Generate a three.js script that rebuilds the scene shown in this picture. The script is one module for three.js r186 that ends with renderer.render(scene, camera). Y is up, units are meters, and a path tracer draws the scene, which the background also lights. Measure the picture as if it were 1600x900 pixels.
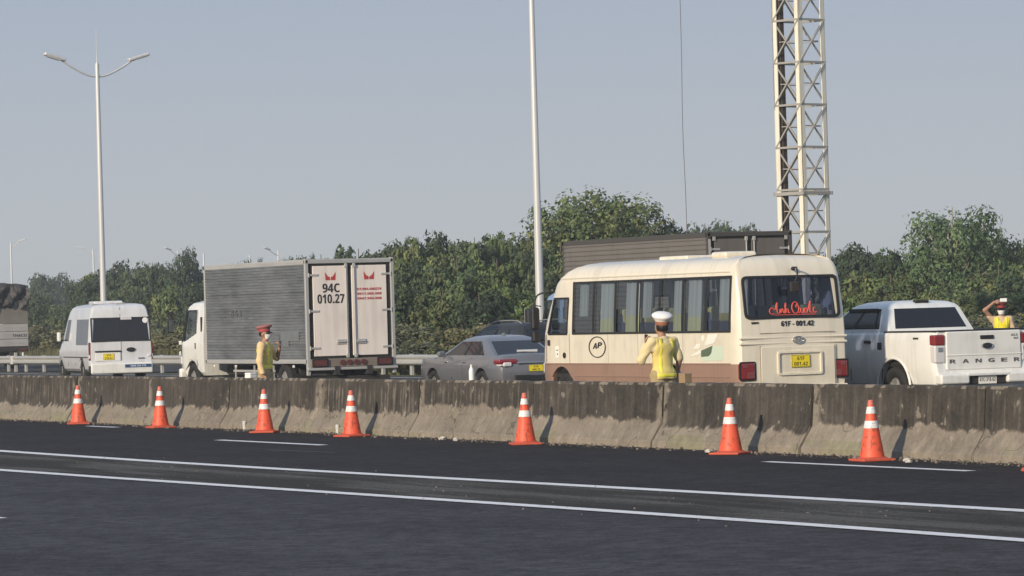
import * as THREE from 'three';
import { mergeGeometries, toCreasedNormals } from 'three/addons/utils/BufferGeometryUtils.js';
import { RoundedBoxGeometry } from 'three/addons/geometries/RoundedBoxGeometry.js';
import { TextGeometry } from 'three/addons/geometries/TextGeometry.js';
import { FontLoader } from 'three/addons/loaders/FontLoader.js';

// ------------------------------------------------------------------ camera, sky, sun, exposure
// World axes: -Z is the way the far carriageway runs, +X points across the road away from the camera.
const scene = new THREE.Scene();
const camera = new THREE.PerspectiveCamera(8.58, 16 / 9, 1, 6000);
camera.rotation.order = 'YXZ';
camera.position.set(0, 1.9, 0);
camera.rotation.set(33 / 6000, -25.58 * Math.PI / 180, -0.028);
const renderer = new THREE.WebGLRenderer({ antialias: true });
renderer.toneMapping = THREE.LinearToneMapping;
renderer.toneMappingExposure = 1.0;
renderer.shadowMap.enabled = true;

const SKY_ZENITH = [0.27, 0.38, 0.58], SKY_MID = [0.40, 0.458, 0.55], SKY_LOW = [0.53, 0.55, 0.555];
{
  const w = 64, h = 512, d = new Float32Array(w * h * 4);
  for (let j = 0; j < h; j++) {
    const el = ((j + 0.5) / h - 0.5) * Math.PI;                 // row 0 is straight down
    const s = Math.max(0, Math.sin(el));
    const a = Math.min(1, s / 0.09), b = Math.min(1, Math.max(0, (s - 0.05) / 0.95));
    for (let i = 0; i < w; i++) for (let c = 0; c < 4; c++) {
      const low = SKY_LOW[c] + (SKY_MID[c] - SKY_LOW[c]) * Math.pow(a, 0.8);
      d[(j * w + i) * 4 + c] = c === 3 ? 1 : low + (SKY_ZENITH[c] - SKY_MID[c]) * Math.pow(b, 0.7);
    }
  }
  const t = new THREE.DataTexture(d, w, h, THREE.RGBAFormat, THREE.FloatType);
  t.mapping = THREE.EquirectangularReflectionMapping; t.magFilter = THREE.LinearFilter; t.minFilter = THREE.LinearFilter; t.needsUpdate = true;
  scene.background = t; scene.environment = t;
}
const sun = new THREE.DirectionalLight(new THREE.Color().setRGB(1, 0.85, 0.64), 4.3);
{
  const el = 19 * Math.PI / 180, hx = -0.887, hz = 0.463, n = Math.hypot(hx, hz);
  sun.position.set(34 + 200 * Math.cos(el) * hx / n, 200 * Math.sin(el), -70 + 200 * Math.cos(el) * hz / n);
  sun.target.position.set(34, 0, -70);
  sun.castShadow = true; sun.shadow.mapSize.set(4096, 4096); sun.shadow.radius = 4;
  Object.assign(sun.shadow.camera, { left: -110, right: 110, top: 110, bottom: -110, near: 1, far: 500 });
  scene.add(sun, sun.target);
}
scene.fog = new THREE.FogExp2(new THREE.Color().setRGB(0.86, 0.93, 1.0), 0.0005);

// ------------------------------------------------------------------ helpers
const V = (x, y, z) => new THREE.Vector3(x, y, z);
const rng = s => () => { s |= 0; s = s + 0x6D2B79F5 | 0; let t = Math.imul(s ^ s >>> 15, 1 | s); t = t + Math.imul(t ^ t >>> 7, 61 | t) ^ t; return ((t ^ t >>> 14) >>> 0) / 4294967296; };
const clamp = (x, a = 0, b = 1) => Math.max(a, Math.min(b, x));
const lerp = (a, b, t) => a + (b - a) * t;
const sstep = (a, b, x) => { const t = clamp((x - a) / (b - a)); return t * t * (3 - 2 * t); };
const hash = (x, y, s) => { let n = Math.imul(x, 374761393) + Math.imul(y, 668265263) + Math.imul(s, 1274126177) | 0; n = Math.imul(n ^ n >>> 13, 1274126177); return ((n ^ n >>> 16) >>> 0) / 4294967296; };
function noise(x, y, s = 0, px = 0, py = 0) {                   // value noise; px, py make it tile
  const xi = Math.floor(x), yi = Math.floor(y), fx = x - xi, fy = y - yi, u = fx * fx * (3 - 2 * fx), v = fy * fy * (3 - 2 * fy);
  const w = (a, p) => p ? ((a % p) + p) % p : a;
  const g = (a, b) => hash(w(a, px), w(b, py), s);
  return lerp(lerp(g(xi, yi), g(xi + 1, yi), u), lerp(g(xi, yi + 1), g(xi + 1, yi + 1), u), v);
}
function fbm(x, y, s, px = 0, py = 0, o = 4) { let a = 0, k = 0.5, t = 0; for (let i = 0; i < o; i++) { a += k * noise(x, y, s + i, px, py); t += k; k *= 0.5; x *= 2; y *= 2; px *= 2; py *= 2; } return a / t; }
const enc = v => { v = clamp(v); return Math.round(255 * (v <= 0.0031308 ? 12.92 * v : 1.055 * Math.pow(v, 1 / 2.4) - 0.055)); };
function texture(w, h, fn, { srgb = true, repeat } = {}) {      // fn(u, v) -> linear [r, g, b] or a grey
  const d = new Uint8Array(w * h * 4);
  for (let j = 0; j < h; j++) for (let i = 0; i < w; i++) {
    const c = fn((i + 0.5) / w, (j + 0.5) / h, i, j), o = (j * w + i) * 4;
    for (let k = 0; k < 3; k++) { const q = typeof c === 'number' ? c : c[k]; d[o + k] = srgb ? enc(q) : Math.round(255 * clamp(q)); }
    d[o + 3] = 255;
  }
  const t = new THREE.DataTexture(d, w, h); t.magFilter = THREE.LinearFilter; t.minFilter = THREE.LinearMipmapLinearFilter; t.generateMipmaps = true;
  t.wrapS = t.wrapT = THREE.RepeatWrapping; if (srgb) t.colorSpace = THREE.SRGBColorSpace; if (repeat) t.repeat.set(...repeat); t.needsUpdate = true;
  return t;
}
const mat = (r, g, b, rough = 0.6, o = {}) => { const m = new THREE.MeshPhysicalMaterial({ roughness: rough, ...o }); m.color.setRGB(r, g, b); return m; };
// geometry: everything non-indexed with position, normal, uv
function plain(g) { if (g.index) g = g.toNonIndexed(); for (const k of Object.keys(g.attributes)) if (!['position', 'normal', 'uv', 'color'].includes(k)) g.deleteAttribute(k); if (!g.attributes.normal) g.computeVertexNormals(); if (!g.attributes.uv) g.setAttribute('uv', new THREE.BufferAttribute(new Float32Array(g.attributes.position.count * 2), 2)); return g; }
const merge = list => list.length === 1 ? plain(list[0]) : mergeGeometries(list.map(plain));
const box = (w, h, d, x = 0, y = 0, z = 0, r = 0) => (r ? new RoundedBoxGeometry(w, h, d, 2, Math.min(r, w / 2.01, h / 2.01, d / 2.01)) : new THREE.BoxGeometry(w, h, d)).translate(x, y, z);
function cyl(r0, r1, h, x, y, z, axis = 'y', n = 16) { const g = new THREE.CylinderGeometry(r1, r0, h, n); if (axis === 'x') g.rotateZ(Math.PI / 2); if (axis === 'z') g.rotateX(Math.PI / 2); return g.translate(x, y, z); }
function bar(p, q, w, h = w) { const a = V(...p), b = V(...q), d = b.clone().sub(a), g = new THREE.BoxGeometry(w, d.length(), h); g.applyQuaternion(new THREE.Quaternion().setFromUnitVectors(V(0, 1, 0), d.normalize())); const c = a.add(b).multiplyScalar(0.5); return g.translate(c.x, c.y, c.z); }
const tube = (pts, r, n = 24, k = 8) => new THREE.TubeGeometry(new THREE.CatmullRomCurve3(pts.map(p => V(...p))), n, r, k);
function lathe(pts, n = 24) { return new THREE.LatheGeometry(pts.map(p => new THREE.Vector2(...p)), n); }
function shape(pts) { const s = new THREE.Shape(); pts.forEach((p, i) => i ? s.lineTo(...p) : s.moveTo(...p)); s.closePath(); return s; }
function rrect(w, h, r, x = 0, y = 0, S = THREE.Shape) { const s = new S(), a = x - w / 2, b = y - h / 2; s.moveTo(a + r, b); s.lineTo(a + w - r, b); s.quadraticCurveTo(a + w, b, a + w, b + r); s.lineTo(a + w, b + h - r); s.quadraticCurveTo(a + w, b + h, a + w - r, b + h); s.lineTo(a + r, b + h); s.quadraticCurveTo(a, b + h, a, b + h - r); s.lineTo(a, b + r); s.quadraticCurveTo(a, b, a + r, b); return s; }
function ring(w, h, r, b, d) { const s = rrect(w, h, r); s.holes.push(rrect(w - 2 * b, h - 2 * b, Math.max(0.005, r - b * 0.6), 0, 0, THREE.Path)); return new THREE.ExtrudeGeometry(s, { depth: d, bevelEnabled: false, curveSegments: 5 }); }
const slab = (s, d) => new THREE.ExtrudeGeometry(s, { depth: d, bevelEnabled: false, curveSegments: 6 });
const toLeft = g => g.rotateY(-Math.PI / 2);                    // a drawing in XY facing +Z turns to face -X (its +x runs towards +Z)
const used = {};
function numbered(n) { const k = used[n] = (used[n] ?? -1) + 1; return k ? `${n}_${String(k).padStart(3, '0')}` : n; }
function mesh(name, g, m, parent) { const o = new THREE.Mesh(Array.isArray(g) ? merge(g) : plain(g), m); o.name = name; o.castShadow = o.receiveShadow = true; parent.add(o); return o; }
function thing(name, label, category, pos = [0, 0, 0], turn = 0, group) { const o = new THREE.Group(); o.name = numbered(name); o.position.set(...pos); o.rotation.y = turn; o.userData = { label, category }; if (group) o.userData.group = group; scene.add(o); return o; }
function single(name, g, m, label, category, group) { const o = mesh(numbered(name), g, m, scene); o.userData = { label, category }; if (group) o.userData.group = group; return o; }
function struct(name, g, m, label) { const o = mesh(numbered(name), g, m, scene); o.userData = { kind: 'structure', label }; return o; }
function copy(src, pos, turn, label, scale) { const o = src.clone(); o.name = numbered(src.userData.kindName); o.userData = { ...src.userData, label }; o.position.set(...pos); o.rotation.y = turn; if (scale) o.scale.set(...scale); scene.add(o); return o; }

const FONT = await new FontLoader().loadAsync('fonts/droid/droid_sans_bold.typeface.json');
function text(str, h, wide, depth = 0.004) {                    // letters of height h, stretched to a total width
  const g = new TextGeometry(str, { font: FONT, size: h, depth, curveSegments: 4, bevelEnabled: false });
  g.computeBoundingBox(); const b = g.boundingBox;
  g.translate(-(b.min.x + b.max.x) / 2, -(b.min.y + b.max.y) / 2, 0); if (wide) g.scale(wide / (b.max.x - b.min.x), 1, 1);
  return g;
}
function print(w, h, draw, px = 256) {                          // an opaque printed sheet
  const c = document.createElement('canvas'); c.width = px; c.height = Math.round(px * h / w); const k = c.getContext('2d'); draw(k, c.width, c.height);
  const t = new THREE.CanvasTexture(c); t.colorSpace = THREE.SRGBColorSpace;
  return new THREE.MeshStandardMaterial({ map: t, roughness: 0.5 });
}

// a vehicle skin: levels ks {y, x, r(ear z), f(ront z)} x stations along the length, closed by a rear and a front face
const sz = (z, ins = 0) => ({ at: K => Math.max(K.f, Math.min(K.r, z)), ins }), sr = (a, t, ins = 0) => ({ at: K => lerp(K.r, a, t), ins }), sf = (a, t, ins = 0) => ({ at: K => lerp(a, K.f, t), ins }), sl = (t, ins = 0) => ({ at: K => lerp(K.r, K.f, t), ins });
const levels = rows => rows.map(([y, x, r, f]) => ({ y, x, r, f }));
class Hull {
  constructor({ ks, st, cols = [-1, -0.9, 0, 0.9, 1], arches = [], warp, bulgeR = 0.02, bulgeF = 0.06 }) {
    Object.assign(this, { ks, st, cols, arches, warp, bulgeR, bulgeF }); this.gone = new Set();
  }
  side(s, i, k) {
    const K = this.ks[k], S = this.st[i]; let z = S.at(K), y = K.y, x = Math.max(0, K.x - S.ins * Math.min(1, K.x / 0.4));
    if (this.warp) [x, y, z] = this.warp(x, y, z, k, i);
    for (const a of this.arches) { const d = a.r * a.r - (z - a.z) ** 2; if (d > 0) y = Math.max(y, a.y + Math.sqrt(d)); }
    return V(s * x, y, z);
  }
  point(reg, a, k) {
    if (reg === 'L') return this.side(-1, a, k);
    if (reg === 'R') return this.side(1, a, k);
    const p = this.side(1, reg === 'B' ? 0 : this.st.length - 1, k), c = this.cols[a];
    return V(c * p.x, p.y, p.z + (reg === 'B' ? this.bulgeR : -this.bulgeF) * (1 - c * c));
  }
  quads(cells, off = [0, 0, 0]) {
    const pos = [], uv = [];
    for (const [reg, a, k] of cells) {
      const P = [[a, k], [a + 1, k], [a + 1, k + 1], [a, k + 1]].map(([i, j]) => this.point(reg, i, j)), flip = reg === 'L' || reg === 'F' ? 1 : 0;
      const idx = flip ? [0, 2, 1, 0, 3, 2] : [0, 1, 2, 0, 2, 3];
      const Q = reg === 'B' ? [0, 1, 2, 0, 2, 3] : reg === 'R' ? [0, 1, 2, 0, 2, 3] : idx;
      const area = (p, q, r) => q.clone().sub(p).cross(r.clone().sub(p)).lengthSq();
      for (let t = 0; t < 6; t += 3) {
        const [p, q, r] = [P[Q[t]], P[Q[t + 1]], P[Q[t + 2]]]; if (area(p, q, r) < 1e-12) continue;
        for (const v of [p, q, r]) { pos.push(v.x + off[0], v.y + off[1], v.z + off[2]); uv.push(reg === 'L' || reg === 'R' ? v.z : v.x, v.y); }
      }
    }
    let g = new THREE.BufferGeometry(); g.setAttribute('position', new THREE.Float32BufferAttribute(pos, 3)); g.setAttribute('uv', new THREE.Float32BufferAttribute(uv, 2));
    g.computeVertexNormals(); return toCreasedNormals(g, 0.55);
  }
  take(reg, a0, a1, k0, k1, off) {                              // cut these cells out of the skin and return them
    const cells = [];
    for (const r of reg) for (let a = a0; a < a1; a++) for (let k = k0; k < k1; k++) { const id = r + a + '_' + k; if (this.gone.has(id)) continue; this.gone.add(id); cells.push([r, a, k]); }
    return this.quads(cells, off);
  }
  rest() {
    const cells = [];
    for (const r of 'LRBF') for (let a = 0; a < ('LR'.includes(r) ? this.st.length : this.cols.length) - 1; a++) for (let k = 0; k < this.ks.length - 1; k++) if (!this.gone.has(r + a + '_' + k)) cells.push([r, a, k]);
    return this.quads(cells);
  }
}

// ------------------------------------------------------------------ shared materials
const grime = texture(512, 512, (u, v) => { const a = fbm(u * 6, v * 6, 11, 6, 6), b = fbm(u * 40, v * 3, 12, 40, 3, 2); return 0.86 + 0.14 * sstep(0.25, 0.6, a * 0.6 + b * 0.4); }, { repeat: [0.4, 0.4] });
const paint = (r, g, b, rough = 0.4) => mat(r, g, b, rough, { map: grime, clearcoat: 0.9, clearcoatRoughness: 0.06 });
const M = {
  cream: paint(0.79, 0.725, 0.59), brown: paint(0.34, 0.215, 0.16), white: paint(0.80, 0.80, 0.77), vanWhite: paint(0.66, 0.67, 0.69), grey: paint(0.135, 0.14, 0.16, 0.35),
  dark: mat(0.02, 0.023, 0.025, 0.5), black: mat(0.012, 0.012, 0.013, 0.55), rubber: mat(0.02, 0.02, 0.02, 0.85), chassis: mat(0.03, 0.027, 0.025, 0.8),
  tint: mat(0.014, 0.015, 0.02, 0.06), tintGrey: mat(0.05, 0.055, 0.065, 0.1), blueGlass: mat(0.33, 0.36, 0.52, 0.02, { transmission: 1, thickness: 0 }), glass: mat(0.52, 0.55, 0.58, 0.02, { transmission: 1, thickness: 0 }), clear: mat(0.8, 0.85, 0.85, 0.02, { transmission: 1, thickness: 0 }),
  red: mat(0.22, 0.012, 0.016, 0.18, { clearcoat: 1 }), amber: mat(0.6, 0.2, 0.03, 0.25), lens: mat(0.75, 0.74, 0.74, 0.15, { metalness: 0.2 }), chrome: mat(0.7, 0.7, 0.7, 0.18, { metalness: 1 }),
  steel: mat(0.42, 0.42, 0.42, 0.45, { metalness: 0.55, map: grime }), galv: mat(0.46, 0.46, 0.45, 0.5, { metalness: 0.25, map: grime }), rim: mat(0.5, 0.5, 0.5, 0.35, { metalness: 0.7 }), yellow: mat(0.75, 0.62, 0.05, 0.5), ink: mat(0.02, 0.02, 0.022, 0.5), blueInk: mat(0.05, 0.09, 0.2, 0.5), redInk: mat(0.45, 0.05, 0.045, 0.5),
};
function plate(str1, str2, w, h) { return print(w, h, (k, W, H) => { k.fillStyle = '#e8d21e'; k.fillRect(0, 0, W, H); k.strokeStyle = '#222'; k.lineWidth = H * 0.03; k.strokeRect(H * 0.03, H * 0.03, W - H * 0.06, H - H * 0.06); k.fillStyle = '#1a1a1a'; k.textAlign = 'center'; k.textBaseline = 'middle'; k.font = `bold ${Math.round(H * (str2 ? 0.42 : 0.7))}px sans-serif`; if (str2) { k.fillText(str1, W / 2, H * 0.29, W * 0.86); k.fillText(str2, W / 2, H * 0.73, W * 0.9); } else k.fillText(str1, W / 2, H / 2, W * 0.92); }, 128); }
const WHEELS = {};
function wheel(parent, r, w, x, z, rimMat = M.rim) {
  const key = r + '_' + w; const t = WHEELS[key] ??= { tyre: plain(lathe([[r * 0.6, -w / 2], [r * 0.9, -w / 2], [r * 0.98, -w * 0.4], [r, -w * 0.25], [r, w * 0.25], [r * 0.98, w * 0.4], [r * 0.9, w / 2], [r * 0.6, w / 2], [r * 0.58, 0], [r * 0.6, -w / 2]], 28).rotateZ(Math.PI / 2)), rim: merge([cyl(r * 0.6, r * 0.6, w * 0.5, 0, 0, 0, 'x', 24), cyl(r * 0.2, r * 0.2, w * 0.8, 0, 0, 0, 'x', 14), ...[0, 1, 2, 3, 4, 5].map(i => box(w * 0.66, r * 0.5, r * 0.12, 0, r * 0.33, 0).rotateX(i * Math.PI / 3))]) };
  const o = mesh('wheel', t.tyre, M.rubber, parent); o.position.set(x, r, z); mesh('rim', t.rim, rimMat, o); return o;
}
// ------------------------------------------------------------------ ground, roads, markings
function sheet(x0, x1, z0, z1, y, nx = 1, nz = 1) { const g = new THREE.PlaneGeometry(x1 - x0, z1 - z0, nx, nz).rotateX(-Math.PI / 2).translate((x0 + x1) / 2, y, (z0 + z1) / 2), p = g.attributes.position, uv = g.attributes.uv; for (let i = 0; i < p.count; i++) uv.setXY(i, p.getX(i), p.getZ(i)); return g; }
function strip(line, w, y) {                                    // line: [[x, z] ...] of one centre line, uv in metres
  const pos = [], uv = [];
  for (let i = 0; i + 1 < line.length; i++) {
    const [x0, z0] = line[i], [x1, z1] = line[i + 1], a = [x0 - w / 2, y, z0], b = [x0 + w / 2, y, z0], c = [x1 + w / 2, y, z1], d = [x1 - w / 2, y, z1];
    for (const p of [a, b, c, a, c, d]) { pos.push(...p); uv.push(p[0], p[2]); }
  }
  const g = new THREE.BufferGeometry(); g.setAttribute('position', new THREE.Float32BufferAttribute(pos, 3)); g.setAttribute('uv', new THREE.Float32BufferAttribute(uv, 2)); g.computeVertexNormals(); return g;
}
const asphaltMap = texture(1024, 1024, (u, v, i, j) => {
  const fine = hash(i, j, 5), mid = noise(u * 300, v * 300, 6, 300, 300), blot = fbm(u * 5, v * 5, 7, 5, 5), streak = fbm(u * 16, v * 2, 8, 16, 2, 3);
  const agg = noise(u * 70, v * 70, 9, 70, 70), lane = noise(u * 5, v * 1, 10, 5, 1);
  let l = 0.054 * (0.6 + 0.4 * fine + 0.5 * (mid - 0.5) + 0.45 * (agg - 0.5)) * (0.52 + 0.45 * blot + 0.42 * streak + 0.22 * lane); if (fine > 0.985) l += 0.07;
  return [l * 0.99, l * 0.985, l * 1.06];
}, { repeat: [1 / 9, 1 / 9] });
const roughMap = texture(512, 512, (u, v, i, j) => 0.5 * noise(u * 128, v * 128, 21, 128, 128) + 0.3 * hash(i, j, 22) + 0.2 * fbm(u * 8, v * 8, 23, 8, 8), { srgb: false, repeat: [1, 1] });
const asphalt = mat(1.2, 1.18, 1.24, 0.95, { specularIntensity: 0.3, map: asphaltMap, bumpMap: roughMap, bumpScale: 0.006 });
const farAsphalt = mat(1.3, 1.25, 1.15, 0.95, { specularIntensity: 0.3, map: asphaltMap, bumpMap: roughMap, bumpScale: 0.004 });
const grassMap = texture(512, 512, (u, v, i, j) => { const a = fbm(u * 10, v * 10, 31, 10, 10), b = hash(i, j, 32); return [0.07 + 0.07 * a + 0.03 * b, 0.075 + 0.05 * a + 0.03 * b, 0.03 + 0.03 * a]; }, { repeat: [1 / 6, 1 / 6] });
const line1 = [], line2 = [];
for (let z = 20; z >= -300; z -= 4) { const e = z > -50 ? (z + 50) : 0; line1.push([z < -50 ? 17.72 : 17.72 + 0.9 * sstep(0, 26, e), z]); line2.push([z < -50 ? 15.35 : 15.35 + 0.98 * sstep(-2, 27, e), z]); }
struct('ground', sheet(-2500, 2500, -2500, 2500, -0.03), mat(1, 1, 1, 0.95, { map: grassMap }), 'dry grassy ground on both sides of the highway');
struct('near_road', sheet(-3, 24, -700, 80, 0), asphalt, 'dark asphalt of the empty near carriageway');
struct('median_lane', (() => { const pos = [], uv = []; for (let i = 0; i + 1 < line1.length; i++) { const a = [line1[i][0], 0.003, line1[i][1]], b = [23.75, 0.003, line1[i][1]], c = [23.75, 0.003, line1[i + 1][1]], d = [line1[i + 1][0], 0.003, line1[i + 1][1]]; for (const p of [a, b, c, a, c, d]) { pos.push(...p); uv.push(p[0] + 3.3, p[2]); } } const g = new THREE.BufferGeometry(); g.setAttribute('position', new THREE.Float32BufferAttribute(pos, 3)); g.setAttribute('uv', new THREE.Float32BufferAttribute(uv, 2)); g.computeVertexNormals(); return g; })(), mat(0.64, 0.60, 0.60, 0.95, { specularIntensity: 0.3, map: asphaltMap, bumpMap: roughMap, bumpScale: 0.006 }), 'strip of newer, blacker asphalt along the barrier');
struct('far_road', sheet(24, 46.4, -700, 80, 0), farAsphalt, 'asphalt of the far carriageway behind the concrete barrier');
struct('ramp_road', sheet(47.6, 56, -700, -128, 0), farAsphalt, 'side road behind the guard rail end');
const dirtMap = texture(1024, 512, (u, v, i, j) => {
  const fine = hash(i, j, 41), st = fbm(u * 14, v * 4, 42, 14, 4, 4), mid = noise(u * 260, v * 260, 44, 260, 260), d = sstep(0.42, 0.75, st * 0.8 + mid * 0.25);
  let l = 0.046 * (0.7 + 0.45 * fine) + d * 0.075 * (0.6 + 0.6 * mid); if (fine > 0.985 - 0.02 * d) l += 0.12 * mid;
  return [l * 1.06, l, l * 0.92];
}, { repeat: [1 / 3, 1 / 9] });
{
  const pos = [], uv = [];
  for (let i = 0; i + 1 < line1.length; i++) { const a = [line2[i][0], 0.004, line2[i][1]], b = [line1[i][0], 0.004, line1[i][1]], c = [line1[i + 1][0], 0.004, line1[i + 1][1]], d = [line2[i + 1][0], 0.004, line2[i + 1][1]]; for (const p of [a, b, c, a, c, d]) { pos.push(...p); uv.push(p[0], p[2]); } }
  const g = new THREE.BufferGeometry(); g.setAttribute('position', new THREE.Float32BufferAttribute(pos, 3)); g.setAttribute('uv', new THREE.Float32BufferAttribute(uv, 2)); g.computeVertexNormals();
  struct('road_dirt_strip', g, mat(0.9, 0.9, 0.9, 0.97, { specularIntensity: 0.3, map: dirtMap, bumpMap: roughMap, bumpScale: 0.008 }), 'dusty gritty strip of asphalt between the two white lines');
}
const wornPaint = texture(256, 1024, (u, v, i, j) => { const w = fbm(u * 14, v * 40, 51, 14, 40) * 0.7 + 0.3 * hash(i, j, 52), k = sstep(0.16, 0.32, w); return [lerp(0.14, 0.80, k), lerp(0.14, 0.79, k), lerp(0.14, 0.78, k)]; }, { repeat: [1, 0.25] });
const linePaint = mat(1, 1, 1, 0.6, { map: wornPaint });
struct('lane_marking', strip(line1, 0.24, 0.009), linePaint, 'solid white line farther from the camera');
struct('lane_marking', strip(line2, 0.22, 0.009), linePaint, 'solid white line nearer to the camera');
for (const [x0, z0, x1, z1, w, l] of [[21.5, -55.6, 21.55, -51.5, 0.17, 'white dash in front of the third and fourth cones'], [22.38, -39.9, 22.45, -35.5, 0.15, 'white dash in front of the cones at the end of the row'], [22.98, -65.9, 23.0, -64.4, 0.16, 'short pale scrap of marking between the first two cones'], [11.55, -40.5, 11.6, -35.9, 0.14, 'white dash reaching the edge of the picture'], [20.3, -50.6, 20.5, -48.6, 0.035, 'faint scratch of paint on the road']])
  struct('lane_marking', strip([[x0, z0], [x1, z1]], w, 0.005), w < 0.1 ? mat(0.16, 0.16, 0.165, 0.9) : linePaint, l);
struct('far_lane_marking', strip([[24.9, 60], [24.9, -500]], 0.15, 0.005), linePaint, 'edge line beside the barrier on the far carriageway');
struct('far_lane_marking', strip([[45.2, 60], [45.2, -500]], 0.15, 0.005), linePaint, 'edge line beside the guard rail');
for (const x of [28.6, 32.3, 36.6, 41]) for (let z = -34; z > -170; z -= 12) struct('far_lane_dash', strip([[x, z], [x, z - 4]], 0.13, 0.005), linePaint, 'lane dash on the far carriageway');

// ------------------------------------------------------------------ concrete barrier: one thing per cast segment
const BX = 24.0, PROFILE = [[-0.30, 0], [-0.295, 0.085], [-0.28, 0.1], [-0.14, 0.315], [-0.12, 0.36], [-0.085, 0.84], [-0.065, 0.868], [0.065, 0.868], [0.085, 0.84], [0.12, 0.36], [0.14, 0.315], [0.28, 0.1], [0.295, 0.085], [0.30, 0]];
function barrierGeometry(len, seed) {
  const pos = [], uv = [], nz = 24, r = rng(seed), P = [];
  for (let i = 0; i <= nz; i++) P.push(PROFILE.map(([x, y], k) => { const e = (k >= 5 && k <= 8) ? 0.006 : 0.004; return [x + (r() - 0.5) * e, y - (y > 0.8 ? r() * 0.010 : 0) , len / 2 - len * i / nz]; }));
  const put = (p, u) => { pos.push(...p); uv.push(u, p[1] / 0.9); };
  for (let i = 0; i < nz; i++) for (let k = 0; k + 1 < PROFILE.length; k++) { const a = P[i][k], b = P[i][k + 1], c = P[i + 1][k + 1], d = P[i + 1][k], u0 = i / nz, u1 = (i + 1) / nz; put(a, u0); put(b, u0); put(c, u1); put(a, u0); put(c, u1); put(d, u1); }
  for (const e of [0, nz]) for (let k = 0; k < PROFILE.length / 2 - 1; k++) { const a = P[e][k], b = P[e][k + 1], c = P[e][PROFILE.length - 2 - k], d = P[e][PROFILE.length - 1 - k]; const q = e ? [a, c, b, a, d, c] : [a, b, c, a, c, d]; for (const p of q) put(p, 0.5 + p[0]); }
  const g = new THREE.BufferGeometry(); g.setAttribute('position', new THREE.Float32BufferAttribute(pos, 3)); g.setAttribute('uv', new THREE.Float32BufferAttribute(uv, 2)); g.computeVertexNormals(); return toCreasedNormals(g, 0.5);
}
const rf = (x, y, s, o = 5) => fbm(x * 0.83 + y * 0.55 + 40, y * 0.83 - x * 0.55 + 40, s, 0, 0, o);
function barrierMap(seed, hb, drip, pale, end) {                // weather film over the upper face, bare tan concrete below, lime runs
  return texture(640, 224, (u, v, i, j) => {
    const X = u * 4, Y = v * 0.9, n = rf(X * 1.3, Y * 1.6, seed), m = rf(X * 8, Y * 8, seed + 9), g = rf(X * 34, Y * 34, seed + 13, 3), f = hash(i, j, seed), streak = fbm(X * 20 + 0.6 * n, Y * 1.7, seed + 17, 0, 0, 4), run = noise(X * 12, 0.5, seed + 5);
    const b = hb + 0.12 * (fbm(X * 1.6, 0, seed + 3) - 0.5) + 0.09 * (rf(X * 9, Y * 6, seed + 4) - 0.5) - drip * Math.pow(run, 4);
    let k = sstep(b - 0.025, b + 0.03, v);
    k *= 1 - pale * sstep(0.55, 0.69, streak * 0.7 + m * 0.3) * sstep(1.0, 0.75, v);
    k *= 1 - 0.8 * sstep(0.03 + 0.02 * m, 0.008, Math.abs(u - end)) * sstep(0.34, 0.5, m);
    if (v > 0.92) k *= 1 - 0.75 * sstep(0.5, 0.6, m);            // chipped pale edge along the top
    const dk = 0.046 + 0.05 * (n - 0.5) + 0.03 * (g - 0.5) + 0.045 * (streak - 0.5) + 0.025 * (m - 0.5), s = 0.235 + 0.12 * (n - 0.5) + 0.12 * (m - 0.5) + 0.09 * (g - 0.5) + 0.02 * (f - 0.5) + (v < 0.105 ? 0.03 : 0);
    let c = [1.0, 0.86, 0.69].map((t, q) => lerp(s * t, dk * [1.08, 0.93, 0.78][q], clamp(k * 0.97)));
    const lime = sstep(0.045, 0.0, Math.abs(v - b - 0.01)) * sstep(0.54, 0.68, rf(X * 9, Y * 12, seed + 41, 4)) + 0.7 * sstep(0.76, 0.80, m); c = c.map((q, w) => lerp(q, [0.38, 0.335, 0.275][w], clamp(lime * 0.65)));
    if (Math.abs(rf(X * 1.4 + 3, Y * 2.2, seed + 31, 4) - 0.5) < 0.006 && v < b) c = c.map(q => q * 0.5);
    if (v < 0.2) { const moss = 0.35 * sstep(0.5, 0.65, n); c = [c[0] * (1 - moss * 0.4), c[1] * (1 - moss * 0.2), c[2] * (1 - moss * 0.6)]; }
    return c;
  });
}
const concreteBump = roughMap.clone(); concreteBump.repeat.set(4, 1); concreteBump.needsUpdate = true;
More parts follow.
